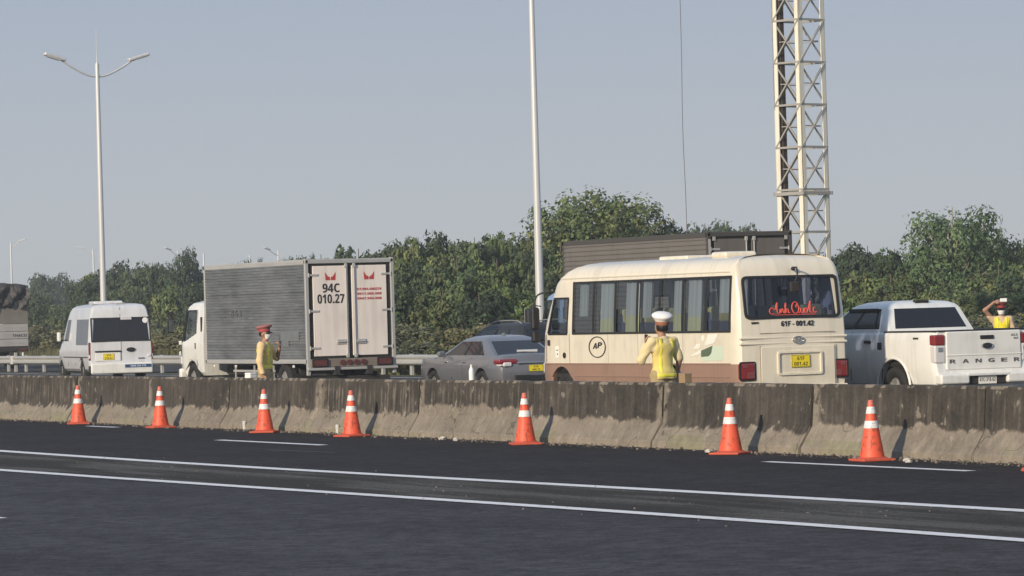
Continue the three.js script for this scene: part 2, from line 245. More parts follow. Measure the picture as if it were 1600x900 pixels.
[['concrete barrier segment farthest along the row, past the picture edge', 0.36, 0.15, 0.25, 0.98], ['pale streaked concrete barrier segment in front of the white van front', 0.34, 0.2, 0.35, 0.02], ['dark concrete barrier segment behind the two cones by the white van', 0.36, 0.10, 0.12, 0.97], ['concrete barrier segment with a pale joint stain under the truck cab', 0.38, 0.08, 0.05, 0.985],
  ['concrete barrier segment behind the officer with the red cap', 0.42, 0.12, 0.2, 0.015], ['concrete barrier segment with pale drips below the truck doors', 0.40, 0.12, 0.45, 0.98], ['concrete barrier segment below the grey sedan with bare tan lower half', 0.55, 0.18, 0.35, 0.985], ['concrete barrier segment below the front of the cream bus', 0.42, 0.06, 0.12, 0.01],
  ['concrete barrier segment below the rear of the cream bus', 0.30, 0.06, 0.06, 1.0], ['concrete barrier segment below the white pickup bed, clean tan foot', 0.40, 0.05, 0.12, 0.985], ['concrete barrier segment after the dark open joint at the pickup bumper', 0.38, 0.12, 0.25, 0.01], ['concrete barrier segment beyond the last cone', 0.36, 0.1, 0.2, 0.5]]
  .forEach(([l, hb, drip, pale, end], i) => {
    const z0 = -77.05 + i * 3.96, r = rng(900 + i), o = single('concrete_barrier', barrierGeometry(3.925 - (i >= 8 ? 0.035 : 0), 300 + i), mat(1, 1, 1, 0.92, { map: barrierMap(1000 + i * 57, hb, drip, pale, end), bumpMap: concreteBump, bumpScale: 0.008 }), l, 'barrier', 'cast segments of the concrete median barrier');
    o.position.set(BX + (r() - 0.5) * 0.03, 0, z0 + 1.98); o.rotation.y = (r() - 0.5) * 0.008;
  });
for (const [a, b, l] of [[-77.2, -300, 'long far run of the median barrier outside the picture'], [-29.6, 40, 'near run of the median barrier outside the picture']]) { const o = single('concrete_barrier', barrierGeometry(Math.abs(b - a), 77), mat(0.13, 0.11, 0.09, 0.92, { bumpMap: concreteBump, bumpScale: 0.008 }), l, 'barrier', 'cast segments of the concrete median barrier'); o.position.set(BX, 0, (a + b) / 2); }

// ------------------------------------------------------------------ traffic cones
{
  const scuff = texture(256, 256, (u, v, i, j) => { const a = fbm(u * 7, v * 9, 91, 7, 9), b = fbm(u * 30, v * 18, 92, 30, 18, 3), k = sstep(0.52, 0.72, a * 0.55 + b * 0.45); return [lerp(1, 0.5, k), lerp(1, 0.62, k), lerp(1, 0.75, k)]; }, { repeat: [2, 1] });
  const orange = mat(0.78, 0.11, 0.05, 0.55, { map: scuff }), baseOrange = mat(0.60, 0.10, 0.05, 0.7, { map: scuff }), sleeve = mat(0.78, 0.78, 0.76, 0.45, { map: scuff }), tip = mat(0.62, 0.16, 0.12, 0.6);
  const R = y => lerp(0.150, 0.030, clamp((y - 0.035) / 0.675)), band = (a, b) => lathe([[R(a) - 0.004, a], [R(a) + 0.0035, a + 0.003], [R(b) + 0.0035, b - 0.003], [R(b) - 0.004, b]], 28);
  const c = thing('traffic_cone', 'orange traffic cone, first of the row, below the front corner of the white van', 'traffic cone', [0, 0, 0], 0, 'orange cones along the barrier'); c.userData.kindName = 'traffic_cone';
  mesh('base', [new RoundedBoxGeometry(0.42, 0.03, 0.42, 2, 0.012).translate(0, 0.016, 0), lathe([[0.2, 0.028], [0.178, 0.034], [0.16, 0.05], [0.1, 0.05]], 28)], baseOrange, c);
  mesh('body', lathe([[R(0.035), 0.035], [R(0.2), 0.2], [R(0.45), 0.45], [R(0.66), 0.66]], 28), orange, c);
  mesh('reflective_band', band(0.385, 0.475), sleeve, c); mesh('reflective_band', band(0.555, 0.64), sleeve, c);
  mesh('tip', lathe([[R(0.655) + 0.001, 0.655], [R(0.70), 0.70], [0.028, 0.715], [0.015, 0.718], [0.013, 0.68]], 20), tip, c);
  const spots = [[23.34, -67.45], [23.34, -63.11], [23.34, -58.24], [23.33, -54.61], [23.32, -48.42], [23.26, -42.36], [23.22, -38.85], [23.0, -34.95]];
  const L = ['', 'orange traffic cone, second of the row, under the corner of the white van rear', 'orange traffic cone directly below the officer in the red cap', 'orange traffic cone below the white doors of the box truck', 'orange traffic cone below the front of the cream bus', 'orange traffic cone below the taillight of the cream bus', 'orange traffic cone below the rear wheel of the white pickup', 'orange traffic cone cut off by the picture edge'];
  spots.forEach(([x, z], i) => { const t = (i * 2.3) % 1 - 0.3; if (!i) { c.position.set(x, 0, z); c.rotation.y = t; } else copy(c, [x, 0, z], t * 3, L[i], [1, 1 + 0.012 * Math.sin(i * 2.1), 1]); });
}

// ------------------------------------------------------------------ grit at the foot of the barrier and on the strip
{
  const r = rng(5), g = new THREE.DodecahedronGeometry(1, 0), n = 2600, im = new THREE.InstancedMesh(g, mat(0.20, 0.175, 0.15, 0.95), n), m = new THREE.Matrix4(), q = new THREE.Quaternion(), e = new THREE.Euler(), col = new THREE.Color();
  for (let i = 0; i < n; i++) {
    const foot = i < 1900, z = -28 - r() * 52, x = foot ? 23.69 - Math.pow(r(), 2.2) * 0.42 : 15.6 + r() * 2.8, s = (foot ? 0.007 + 0.018 * Math.pow(r(), 3) : 0.004 + 0.008 * Math.pow(r(), 4));
    e.set(r() * 6, r() * 6, r() * 6); q.setFromEuler(e); m.compose(V(x, s * 0.45, z), q, V(s, s * 0.8, s * 1.2)); im.setMatrixAt(i, m); const k = 0.4 + r() * 0.9; im.setColorAt(i, col.setRGB(k, k * 0.97, k * 0.93));
  }
  im.name = 'gravel'; im.castShadow = im.receiveShadow = true; im.userData = { kind: 'stuff', label: 'loose grit and chips of concrete along the barrier foot' }; scene.add(im);
  const chip = mat(0.6, 0.57, 0.52, 0.9);
  [[23.45, -63.2, 0.06], [23.5, -51.6, 0.055], [23.4, -50.9, 0.05], [23.3, -38.2, 0.05], [23.2, -38.0, 0.035], [23.35, -43.1, 0.05]].forEach(([x, z, s], i) => { const k = new THREE.DodecahedronGeometry(s, 0), p = k.attributes.position; for (let j = 0; j < p.count; j++) p.setXYZ(j, p.getX(j) * (1 + 0.25 * Math.sin(j)), Math.max(-s * 0.4, p.getY(j) * 0.6), p.getZ(j) * 1.3); const o = single('concrete_chip', k, chip, 'small pale chip of broken concrete on the asphalt by the barrier', 'rubble', 'chips of concrete along the barrier foot'); o.position.set(x, s * 0.4, z); o.rotation.y = i; });
  for (const [z, l] of [[-60.05, 'small white reflector stub on the barrier foot by the third cone'], [-56.05, 'small white reflector stub on the barrier foot by the fourth cone']]) { const t = thing('reflector_stub', l, 'reflector', [23.695, 0, z], 0, 'reflector stubs on the barrier foot'); mesh('post', box(0.03, 0.15, 0.06, 0, 0.075, 0, 0.006), M.white, t); mesh('lens', box(0.01, 0.05, 0.045, -0.018, 0.115, 0), M.lens, t); }
}

// ------------------------------------------------------------------ guard rail behind the far carriageway
{
  const t = thing('guard_rail', 'galvanised steel guard rail along the far edge of the road', 'guard rail', [46.95, 0, 0]);
  const prof = [[0, 0.62], [-0.02, 0.61], [-0.08, 0.575], [-0.08, 0.535], [-0.02, 0.49], [0, 0.465], [-0.02, 0.44], [-0.08, 0.395], [-0.08, 0.355], [-0.02, 0.32], [0, 0.31]];
  const s = new THREE.Shape(); prof.forEach(([x, y], i) => i ? s.lineTo(x, y) : s.moveTo(x, y)); [...prof].reverse().forEach(([x, y]) => s.lineTo(x + 0.006, y)); s.closePath();
  const beam = plain(slab(s, 4.3)), post = merge([box(0.1, 0.64, 0.12, 0.12, 0.32, 0, 0.01), box(0.12, 0.2, 0.1, 0.035, 0.46, 0)]), cap = plain(box(0.05, 0.13, 0.09, 0.0, 0.69, 0, 0.01));
  for (let z = -60, i = 0; z > -142; z -= 4.3, i++) { const b = mesh('beam', beam, M.galv, t); b.position.set(-0.004 * (i % 2), 0, z - 4.3); for (const d of [0, 2.15]) { const p = mesh('post', post, M.galv, t); p.position.z = z - d - 0.3; } if (i % 2) { const c = mesh('marker', cap, M.white, t); c.position.z = z - 0.3; } }
  mesh('end_piece', [cyl(0.13, 0.13, 0.32, 0, 0.465, -143.2, 'y', 18), box(0.1, 0.75, 0.12, 0.1, 0.375, -143.2)], M.galv, t);
}
// ------------------------------------------------------------------ cream minibus
{
  const t = thing('minibus', 'cream minibus with brown lower band and curtained windows', 'bus', [30.66, 0, -53.65]);
  const ks = levels([[0.34, 0.9, -0.06, -7.2], [0.42, 0.99, -0.02, -7.24], [0.70, 1.02, 0, -7.25], [0.92, 1.02, 0, -7.25], [1.44, 1.02, 0, -7.2], [1.66, 1.014, -0.015, -7.1], [2.05, 0.99, -0.075, -6.88], [2.28, 0.972, -0.11, -6.73], [2.33, 0.966, -0.12, -6.68], [2.43, 0.945, -0.145, -6.52], [2.52, 0.905, -0.185, -6.32], [2.59, 0.83, -0.25, -6.08], [2.635, 0.70, -0.36, -5.8], [2.665, 0.45, -0.55, -5.4], [2.675, 0, -0.75, -5.1]]);
  const st = [sr(-0.22, 0, 0.075), sr(-0.22, 0.2, 0.035), sr(-0.22, 0.5, 0.01), sz(-0.22)], panes = [];
  let i0 = 3;
  for (let p = 0; p < 7; p++) { const a = -0.235 - p * 0.808, arch = z => st.push(sz(z)); arch(a - 0.045); const s0 = st.length - 1; for (const q of [-1.78, -1.83, -1.92, -2.05, -2.2, -2.35, -2.5, -2.62, -2.71, -2.76]) if (q < a - 0.06 && q > a - 0.75) arch(q); arch(a - 0.765); panes.push([s0, st.length - 1]); }
  st.push(sz(-5.90)); const iBand = st.length - 1;
  for (const [tt, ins] of [[0, 0], [0.03, 0], [0.07, 0], [0.15, 0]]) st.push(sf(-5.91, tt, ins)); const d0 = st.length - 1;
  for (const [tt, ins] of [[0.25, 0], [0.35, 0], [0.45, 0], [0.55, 0], [0.62, 0], [0.67, 0.002], [0.73, 0.006]]) st.push(sf(-5.91, tt, ins)); const d1 = st.length - 1;
  for (const [tt, ins] of [[0.84, 0.02], [0.93, 0.06], [1, 0.13]]) st.push(sf(-5.91, tt, ins));
  const h = new Hull({ ks, st, cols: [-1, -0.94, -0.86, -0.5, 0, 0.5, 0.86, 0.94, 1], arches: [{ z: -6.36, y: 0.42, r: 0.46 }, { z: -2.27, y: 0.42, r: 0.5 }], bulgeR: 0.03, bulgeF: 0.12 });
  for (const s of 'LR') {
    const x = s === 'L' ? -1 : 1;
    const bandGlass = panes.map(([a, b]) => h.take(s, a, b, 4, 8, [-x * 0.012, 0, 0]));
    [3, ...panes.flat(), iBand].forEach((a, i, A) => { if (i % 2 === 0) mesh('window_pillar', h.take(s, a, A[i + 1], 4, 8, [x * 0.004, 0, 0]), M.black, t); });
    mesh('side_window_frame', [bar([x * 1.024, 1.445, -0.22], [x * 1.024, 1.445, -5.9], 0.012, 0.035), bar([x * 0.972, 2.325, -0.22], [x * 0.972, 2.325, -5.9], 0.012, 0.03), bar([x * 1.024, 1.45, -0.235], [x * 0.972, 2.32, -0.235], 0.012, 0.04), bar([x * 1.024, 1.45, -5.885], [x * 0.972, 2.32, -5.885], 0.012, 0.04)], M.rubber, t);
    bandGlass.forEach(g => mesh('side_window', g, M.glass, t));
    mesh('door_window', h.take(s, d0, d1, 4, 6, [-x * 0.01, 0, 0]), M.clear, t);
    mesh('door_window_frame', [bar([x * 1.022, 1.45, -6.105], [x * 0.99, 2.05, -6.06], 0.02, 0.04), bar([x * 1.02, 1.44, -6.1], [x * 1.01, 1.44, -6.86], 0.02, 0.035), bar([x * 0.99, 2.06, -6.05], [x * 0.985, 2.06, -6.64], 0.02, 0.035), bar([x * 1.015, 1.45, -6.86], [x * 0.985, 2.05, -6.63], 0.02, 0.045)], M.black, t);
    mesh('lower_band', h.take(s, 0, st.length - 1, 0, 3), M.brown, t);
    mesh('band_moulding', [bar([x * 1.024, 0.925, -0.25], [x * 1.024, 0.925, -7.0], 0.012, 0.022), bar([x * 1.024, 0.715, -0.3], [x * 1.024, 0.715, -1.7], 0.016, 0.02), bar([x * 1.024, 0.715, -2.8], [x * 1.024, 0.715, -5.85], 0.016, 0.02)], M.brown, t);
  }
  const rw = mesh('rear_window', h.take('B', 2, 6, 5, 7, [0, 0, -0.01]), M.blueGlass, t);
  const tilt = -Math.atan(0.15);
  mesh('window_seal', ring(1.76, 0.70, 0.10, 0.042, 0.03).rotateX(tilt).translate(0, 1.972, -0.052), M.black, rw);
  mesh('windscreen', h.take('F', 1, 7, 4, 9, [0, 0, 0.01]), M.glass, t);
  mesh('body', h.rest(), M.cream, t);
  mesh('floor', box(1.9, 0.06, 6.9, 0, 0.72, -3.55), M.chassis, t);
  mesh('chassis', [box(0.7, 0.18, 6.6, 0, 0.5, -3.5), box(1.7, 0.12, 0.12, 0, 0.36, -2.27), box(1.7, 0.12, 0.12, 0, 0.36, -6.36)], M.chassis, t);
  // seats and curtains seen through the panes
  const blue = mat(0.06, 0.09, 0.2, 0.9), cover = mat(0.62, 0.60, 0.30, 0.9), cur = mat(0.56, 0.61, 0.63, 0.95), cur2 = mat(0.64, 0.66, 0.42, 0.95);
  for (let i = 0; i < 7; i++) for (const x of [-0.66, -0.22, 0.6]) { const z = -0.45 - i * 0.78, s = mesh('seat', [box(0.42, 0.14, 0.45, x, 1.03, z - 0.25, 0.04), box(0.42, 0.74, 0.12, x, 1.42, z, 0.05), box(0.3, 0.3, 0.3, x, 0.85, z - 0.25)], blue, t); mesh('headrest_cover', box(0.4, 0.26, 0.14, x, 1.72, z, 0.05), cover, s); }
  panes.forEach(([a, b], p) => {
    for (const s of [-1, 1]) {
      const z0 = -0.235 - p * 0.808 - 0.05, pos = [], n = 40, wide = [0.36, 0.46, 0.30, 0.24, 0.46, 0.5, 0.26][p], st0 = [0.06, 0.2, 0.05, 0.4, 0.03, 0.14, 0.34][p];
      for (const [ya, yb, m, nm] of [[1.74 - 0.05 * (p % 2), 2.31, cur, 'curtain'], [1.45, 1.74 - 0.05 * (p % 2), cur2, 'curtain_hem']]) {
        const q = []; const P = (k, y) => { const zz = z0 - st0 - wide * k / n, xx = s * (lerp(0.955, 0.89, (y - 1.44) / 0.9) + 0.03 * Math.sin(k * 0.8 + p + 0.9 * Math.sin(k * 0.21 + p)) + 0.008 * Math.sin(k * 2.3)); return [xx, y, zz]; };
        for (let k = 0; k < n; k++) { const A = P(k, ya), B = P(k + 1, ya), C = P(k + 1, yb), D = P(k, yb); q.push(...A, ...B, ...C, ...A, ...C, ...D); }
        const g = new THREE.BufferGeometry(); g.setAttribute('position', new THREE.Float32BufferAttribute(q, 3)); g.computeVertexNormals();
        if (nm === 'curtain' || p % 3 !== 0) mesh(nm, g, m, t);
      }
    }
  });
  // rear end
  for (const [y, w] of [[1.325, 1.98], [1.235, 1.98]]) mesh('rear_moulding', box(w, 0.04, 0.05, 0, y, 0.006, 0.018), M.cream, t);
  const hatch = mesh('rear_hatch', box(1.36, 0.70, 0.03, 0.06, 0.83, 0.022, 0.012), M.cream, t);
  mesh('plate_recess', ring(0.82, 0.38, 0.05, 0.03, 0.035).translate(0.085, 0.91, 0.03), M.cream, hatch);
  const lp = mesh('number_plate', box(0.34, 0.2, 0.012, 0.10, 0.94, 0.048), plate('61F', '001.42', 0.34, 0.2), t); lp.name = 'number_plate';
  mesh('hatch_latch', box(0.07, 0.04, 0.03, 0.1, 0.545, 0.045, 0.01), M.black, t);
  mesh('rear_lettering', text('61F - 001.42', 0.085, 0.60, 0.012).translate(0.07, 1.545, 0.02), M.ink, t);
  mesh('maker_lettering', text('SAMCO', 0.032, 0.13, 0.012).translate(-0.70, 1.57, 0.005), M.ink, t);
  const em = mesh('emblem', new THREE.TorusGeometry(0.075, 0.012, 8, 24).scale(1.25, 0.75, 1).translate(0.07, 1.28, 0.045), M.chrome, t);
  mesh('emblem_letter', [bar([0.03, 1.24, 0.045], [0.05, 1.32, 0.045], 0.018), bar([0.09, 1.24, 0.045], [0.11, 1.32, 0.045], 0.018), bar([0.04, 1.28, 0.045], [0.1, 1.28, 0.045], 0.014)], M.chrome, em);
  for (const s of [-1, 1]) {
    const lamp = mesh('tail_lamp', box(0.27, 0.28, 0.17, s * 0.855, 0.80, -0.062, 0.035), M.red, t);
    mesh('lamp_lens', [box(0.13, 0.1, 0.02, s * 0.80, 0.735, 0.02, 0.008), box(0.08, 0.06, 0.02, s * 0.9, 0.88, 0.02, 0.008)], mat(0.20, 0.06, 0.06, 0.15), lamp);
    mesh('lamp_bezel', ring(0.30, 0.31, 0.04, 0.022, 0.02).translate(s * 0.855, 0.80, -0.0), M.black, lamp);
  }
  mesh('rear_bumper', box(1.98, 0.2, 0.18, 0, 0.46, -0.02, 0.05), M.cream, t);
  // red script on the rear window
  const W = (pts, r = 0.0095) => tube(pts.map(([x, y]) => [x * 0.86 + 0.02, y, 0.02 - 0.15 * (y - 1.66)]), r, 40, 6);
  const sc = [];
  const letters = [[[-0.42, 1.70], [-0.50, 1.71], [-0.52, 1.76], [-0.46, 1.80], [-0.40, 1.77], [-0.36, 1.86], [-0.34, 1.89], [-0.355, 1.78], [-0.34, 1.71], [-0.30, 1.72]], [[-0.30, 1.71], [-0.285, 1.78], [-0.27, 1.72], [-0.265, 1.76], [-0.235, 1.785], [-0.22, 1.72], [-0.20, 1.715]], [[-0.20, 1.71], [-0.17, 1.80], [-0.155, 1.88], [-0.175, 1.84], [-0.17, 1.715], [-0.15, 1.78], [-0.12, 1.77], [-0.115, 1.715], [-0.08, 1.72]],
    [[0.10, 1.86], [0.04, 1.89], [-0.02, 1.85], [-0.03, 1.76], [0.02, 1.705], [0.09, 1.73], [0.11, 1.80], [0.08, 1.86], [0.05, 1.80]], [[0.09, 1.71], [0.14, 1.73], [0.15, 1.79], [0.155, 1.72], [0.19, 1.71], [0.22, 1.79], [0.22, 1.715]], [[0.23, 1.74], [0.26, 1.79], [0.29, 1.76], [0.28, 1.715], [0.245, 1.72], [0.235, 1.76]], [[0.30, 1.74], [0.35, 1.86], [0.37, 1.90], [0.355, 1.80], [0.35, 1.72], [0.40, 1.715]], [[0.47, 1.79], [0.43, 1.79], [0.42, 1.74], [0.45, 1.71], [0.49, 1.725]]];
  for (const l of letters) sc.push(W(l));
  sc.push(W([[-0.40, 1.685], [0, 1.685], [0.45, 1.685]], 0.007));
  mesh('red_script', sc, mat(0.75, 0.10, 0.07, 0.5), rw);
  // wide-angle mirror on the rear roof edge
  const rm = mesh('rear_view_mirror', [tube([[0.06, 2.42, -0.1], [0.06, 2.44, 0.06], [0.02, 2.3, 0.14], [-0.02, 2.2, 0.14]], 0.014), new THREE.SphereGeometry(0.035, 12, 8).translate(0.06, 2.425, -0.05)], M.black, t);
  mesh('mirror_glass', box(0.17, 0.17, 0.05, -0.03, 2.13, 0.14, 0.05), M.chassis, rm);
  // near flank: ring badge, sticker, flap, picture
  const S = -1.026;
  mesh('ring_badge', new THREE.TorusGeometry(0.175, 0.009, 6, 40).scale(1.75, 1, 1).rotateY(Math.PI / 2).translate(S, 1.21, -4.95), M.ink, t);
  mesh('badge_letters', ['A', 'P'].map((c, i) => { const g = text(c, 0.10, 0.15, 0.004); g.applyMatrix4(new THREE.Matrix4().makeShear(0, 0, 0.45, 0, 0, 0)); return toLeft(g.translate(i * 0.17 - 0.07, 0.02 + i * 0.015, 0)).translate(S, 1.21, -4.95); }), M.ink, t);
  mesh('door_sticker', box(0.004, 0.20, 0.13, S, 1.13, -6.50), print(0.13, 0.2, (k, w, h) => { k.fillStyle = '#f4f0e6'; k.fillRect(0, 0, w, h); k.fillStyle = '#3a3a3a'; k.fillRect(w * 0.3, h * 0.3, w * 0.45, h * 0.1); k.fillRect(w * 0.4, h * 0.62, w * 0.3, h * 0.14); }, 64), t);
  mesh('fuel_flap', cyl(0.05, 0.05, 0.02, S, 1.07, -6.22, 'x', 20), M.black, t);
  mesh('door_seam', [bar([S + 0.004, 0.93, -6.02], [S + 0.004, 1.44, -6.02], 0.006, 0.012), bar([S + 0.004, 0.95, -6.95], [S + 0.006, 1.44, -6.93], 0.006, 0.012)], M.brown, t);
  const flat = (pts, d) => toLeft(slab(shape(pts), d)).translate(S + 0.006 - d, 0, 0), pic = mesh('flank_picture', [flat([[-1.10, 1.22], [-0.98, 1.40], [-0.62, 1.41], [-0.78, 1.26]], 0.003), flat([[-1.62, 1.04], [-1.3, 1.08], [-1.22, 1.11], [-1.24, 1.15], [-1.45, 1.1]], 0.003), flat([[-1.5, 1.16], [-1.38, 1.25], [-1.24, 1.24], [-1.28, 1.18]], 0.003), toLeft(new THREE.CylinderGeometry(0.05, 0.05, 0.004, 16).rotateX(Math.PI / 2).translate(-1.16, 1.34, 0)).translate(S + 0.003, 0, 0)], mat(0.82, 0.82, 0.74, 0.5), t);
  mesh('picture_field', flat([[-1.22, 1.02], [-0.9, 1.12], [-0.85, 1.21], [-0.50, 1.22], [-0.48, 0.99], [-1.2, 0.97]], 0.002), mat(0.58, 0.68, 0.55, 0.5), pic);
  mesh('picture_hull', flat([[-1.22, 1.04], [-1.22, 1.14], [-0.83, 1.22], [-0.88, 1.10], [-0.97, 1.05]], 0.004), mat(0.10, 0.14, 0.09, 0.5), pic);
  for (const s of [-1, 1]) { mesh('roof_gutter', bar([s * 0.955, 2.405, -0.3], [s * 0.955, 2.405, -6.4], 0.022, 0.02), M.cream, t); mesh('panel_seam', [-1.85, -3.45, -4.55].map(z => bar([s * 1.0215, 0.94, z], [s * 1.0215, 1.43, z], 0.004, 0.009)), mat(0.35, 0.30, 0.23, 0.7), t); }
  mesh('hatch_seam', [[-0.63, 0.5, -0.63, 1.2], [0.755, 0.5, 0.755, 1.2], [-0.63, 1.40, 0.755, 1.40]].map(([a, b, c, d]) => bar([a, b, 0.03], [c, d, 0.03], 0.01, 0.006)), mat(0.35, 0.30, 0.23, 0.7), t);
  // mirror by the driver, roof fittings, wheels
  const mir = mesh('side_mirror', [box(0.16, 0.40, 0.13, -1.20, 1.72, -7.0, 0.05), box(0.15, 0.2, 0.12, -1.20, 1.40, -6.98, 0.04)], M.black, t);
  mesh('mirror_arm', [tube([[-0.95, 2.2, -6.85], [-1.12, 2.12, -7.05], [-1.2, 1.9, -7.03]], 0.016), tube([[-1.0, 1.35, -7.1], [-1.12, 1.32, -7.08], [-1.2, 1.35, -7.0]], 0.014)], M.black, mir);
  mesh('door_lamp', box(0.03, 0.10, 0.08, S, 1.29, -6.82, 0.012), M.black, t);
  mesh('roof_unit', box(0.6, 0.10, 0.5, -0.3, 2.69, -1.35, 0.048), M.cream, t); mesh('roof_vent', box(0.6, 0.08, 1.0, -0.1, 2.675, -3.3, 0.035), M.cream, t);
  for (const s of [-1, 1]) { wheel(t, 0.38, 0.22, s * 0.86, -6.36, M.steel); wheel(t, 0.38, 0.22, s * 0.88, -2.27, M.steel); mesh('headlight', box(0.3, 0.2, 0.1, s * 0.78, 0.85, -7.24, 0.04), M.lens, t); mesh('mudflap', box(0.3, 0.35, 0.015, s * 0.86, 0.36, -1.72), M.rubber, t); }
}

// ------------------------------------------------------------------ trucks
function truckCab(t, m, z0, hw) {                               // z0: back of the cab; 1.65 m long
  const q = z0, ks = levels([[0.5, hw - 0.08, q, q - 1.6], [0.58, hw - 0.02, q, q - 1.66], [0.9, hw, q, q - 1.67], [1.2, hw, q, q - 1.64], [1.3, hw, q, q - 1.62], [1.52, hw - 0.01, q, q - 1.55], [2.08, hw - 0.05, q, q - 1.30], [2.18, hw - 0.08, q, q - 1.22], [2.26, hw - 0.15, q, q - 1.08], [2.31, hw - 0.32, q - 0.04, q - 0.85], [2.33, 0, q - 0.1, q - 0.6]]);
  const st = [sz(q), sz(q - 0.1), sz(q - 0.25), sz(q - 0.46), sz(q - 0.50), sf(q - 0.5, 0.15), sf(q - 0.5, 0.3), sf(q - 0.5, 0.45), sf(q - 0.5, 0.6), sf(q - 0.5, 0.75), sf(q - 0.5, 0.84, 0.01), sf(q - 0.5, 0.92, 0.03), sf(q - 0.5, 1, 0.10)];
  const h = new Hull({ ks, st, arches: [{ z: q - 0.85, y: 0.4, r: 0.47 }], bulgeR: 0, bulgeF: 0.1, warp: (x, y, z, k) => [x, k === 5 ? y - 0.19 * clamp((q - 0.5 - z) / 0.75) : y, z] });
  for (const s of 'LR') {
    const x = s === 'L' ? -1 : 1;
    const g = mesh('door_window', h.take(s, 4, 10, 5, 6, [-x * 0.01, 0, 0]), M.clear, t);
    mesh('window_seal', [bar([x * (hw - 0.005), 1.52, q - 0.5], [x * (hw - 0.05), 2.08, q - 0.5], 0.014, 0.03), bar([x * (hw - 0.05), 2.08, q - 0.5], [x * (hw - 0.05), 2.08, q - 1.16], 0.014, 0.03), bar([x * (hw - 0.05), 2.06, q - 1.16], [x * (hw - 0.003), 1.36, q - 1.40], 0.014, 0.06)], M.black, g);
    mesh('door_handle', box(0.02, 0.15, 0.045, x * (hw + 0.006), 1.22, q - 0.55, 0.01), M.black, t);
    mesh('cab_vent', box(0.02, 0.36, 0.1, x * (hw - 0.02), 1.74, q - 0.16, 0.01), M.black, t);
    mesh('door_seam', bar([x * (hw + 0.002), 0.72, q - 0.43], [x * (hw - 0.04), 2.1, q - 0.43], 0.004, 0.012), M.chassis, t);
    const mi = mesh('side_mirror', box(0.12, 0.36, 0.2, x * (hw + 0.20), 1.72, q - 1.72, 0.05), M.black, t);
    mesh('mirror_glass', box(0.085, 0.29, 0.01, x * (hw + 0.205), 1.72, q - 1.618), M.chrome, mi); mesh('mirror_back', box(0.1, 0.32, 0.05, x * (hw + 0.19), 1.72, q - 1.83, 0.03), M.white, mi);
    mesh('mirror_arm', tube([[x * (hw - 0.02), 1.95, q - 1.42], [x * (hw + 0.12), 1.96, q - 1.68], [x * (hw + 0.2), 1.86, q - 1.72]], 0.014), M.black, mi);
    mesh('headlight', box(0.3, 0.2, 0.12, x * (hw - 0.18), 0.86, q - 1.65, 0.04), M.lens, t);
    mesh('corner_lamp', box(0.06, 0.1, 0.1, x * (hw - 0.01), 1.3, q - 1.6, 0.02), M.white, t);
  }
  mesh('windscreen', h.take('F', 0, 4, 5, 6, [0, 0, 0.01]), M.clear, t);
  mesh('rear_cab_window', h.take('B', 1, 3, 5, 6, [0, 0, 0.005]), M.clear, t);
  mesh('cab', h.rest(), m, t);
  mesh('bumper', box(hw * 2 + 0.02, 0.3, 0.16, 0, 0.52, q - 1.66, 0.05), m, t);
  mesh('cab_interior', [box(hw * 1.9, 0.08, 1.3, 0, 0.95, q - 0.8), box(0.5, 0.7, 0.14, -0.5, 1.35, q - 0.3, 0.05), box(0.9, 0.7, 0.14, 0.35, 1.35, q - 0.3, 0.05), box(hw * 1.8, 0.18, 0.3, 0, 1.28, q - 1.4, 0.04)], M.chassis, t);
  mesh('steering_wheel', new THREE.TorusGeometry(0.2, 0.018, 6, 24).rotateX(-0.9).translate(-0.5, 1.42, q - 1.18), M.black, t);
  for (const s of [-1, 1]) wheel(t, 0.40, 0.22, s * (hw - 0.14), q - 0.85, M.steel);
}
function chassis(t, len, zr, hw) {
  mesh('chassis', [box(0.12, 0.2, len, -0.4, 0.62, -len / 2 + 0.1), box(0.12, 0.2, len, 0.4, 0.62, -len / 2 + 0.1), box(hw * 1.5, 0.14, 0.14, 0, 0.42, zr), ...[0.1, 0.35, 0.6, 0.85].map(k => box(0.8, 0.12, 0.12, 0, 0.62, -len * k))], M.chassis, t);
  for (const s of [-1, 1]) { wheel(t, 0.40, 0.22, s * (hw - 0.16), zr, M.steel); wheel(t, 0.40, 0.22, s * (hw - 0.41), zr, M.steel); mesh('mudflap', box(0.5, 0.4, 0.015, s * (hw - 0.29), 0.36, zr + 0.52), M.rubber, t); }
}
function corrugated(len, y0, y1, pitch, depth, x) {             // rolled sheet on the near (x < 0) or far flank
  const p = [], n = Math.round((y1 - y0) / pitch), s = Math.sign(x);
  for (let i = 0; i < n; i++) { const y = y0 + i * (y1 - y0) / n, q = (y1 - y0) / n; p.push([x, y], [x, y + q * 0.35], [x + s * depth, y + q * 0.5], [x + s * depth, y + q * 0.85]); }
  p.push([x, y1]); const pos = [], uv = [];
  for (let i = 0; i + 1 < p.length; i++) { const [a, b] = [p[i], p[i + 1]], A = [a[0], a[1], 0], B = [b[0], b[1], 0], C = [b[0], b[1], -len], D = [a[0], a[1], -len]; for (const v of s < 0 ? [A, B, C, A, C, D] : [A, C, B, A, D, C]) { pos.push(...v); uv.push(v[2], v[1]); } }
  const g = new THREE.BufferGeometry(); g.setAttribute('position', new THREE.Float32BufferAttribute(pos, 3)); g.setAttribute('uv', new THREE.Float32BufferAttribute(uv, 2)); g.computeVertexNormals(); return g;
}
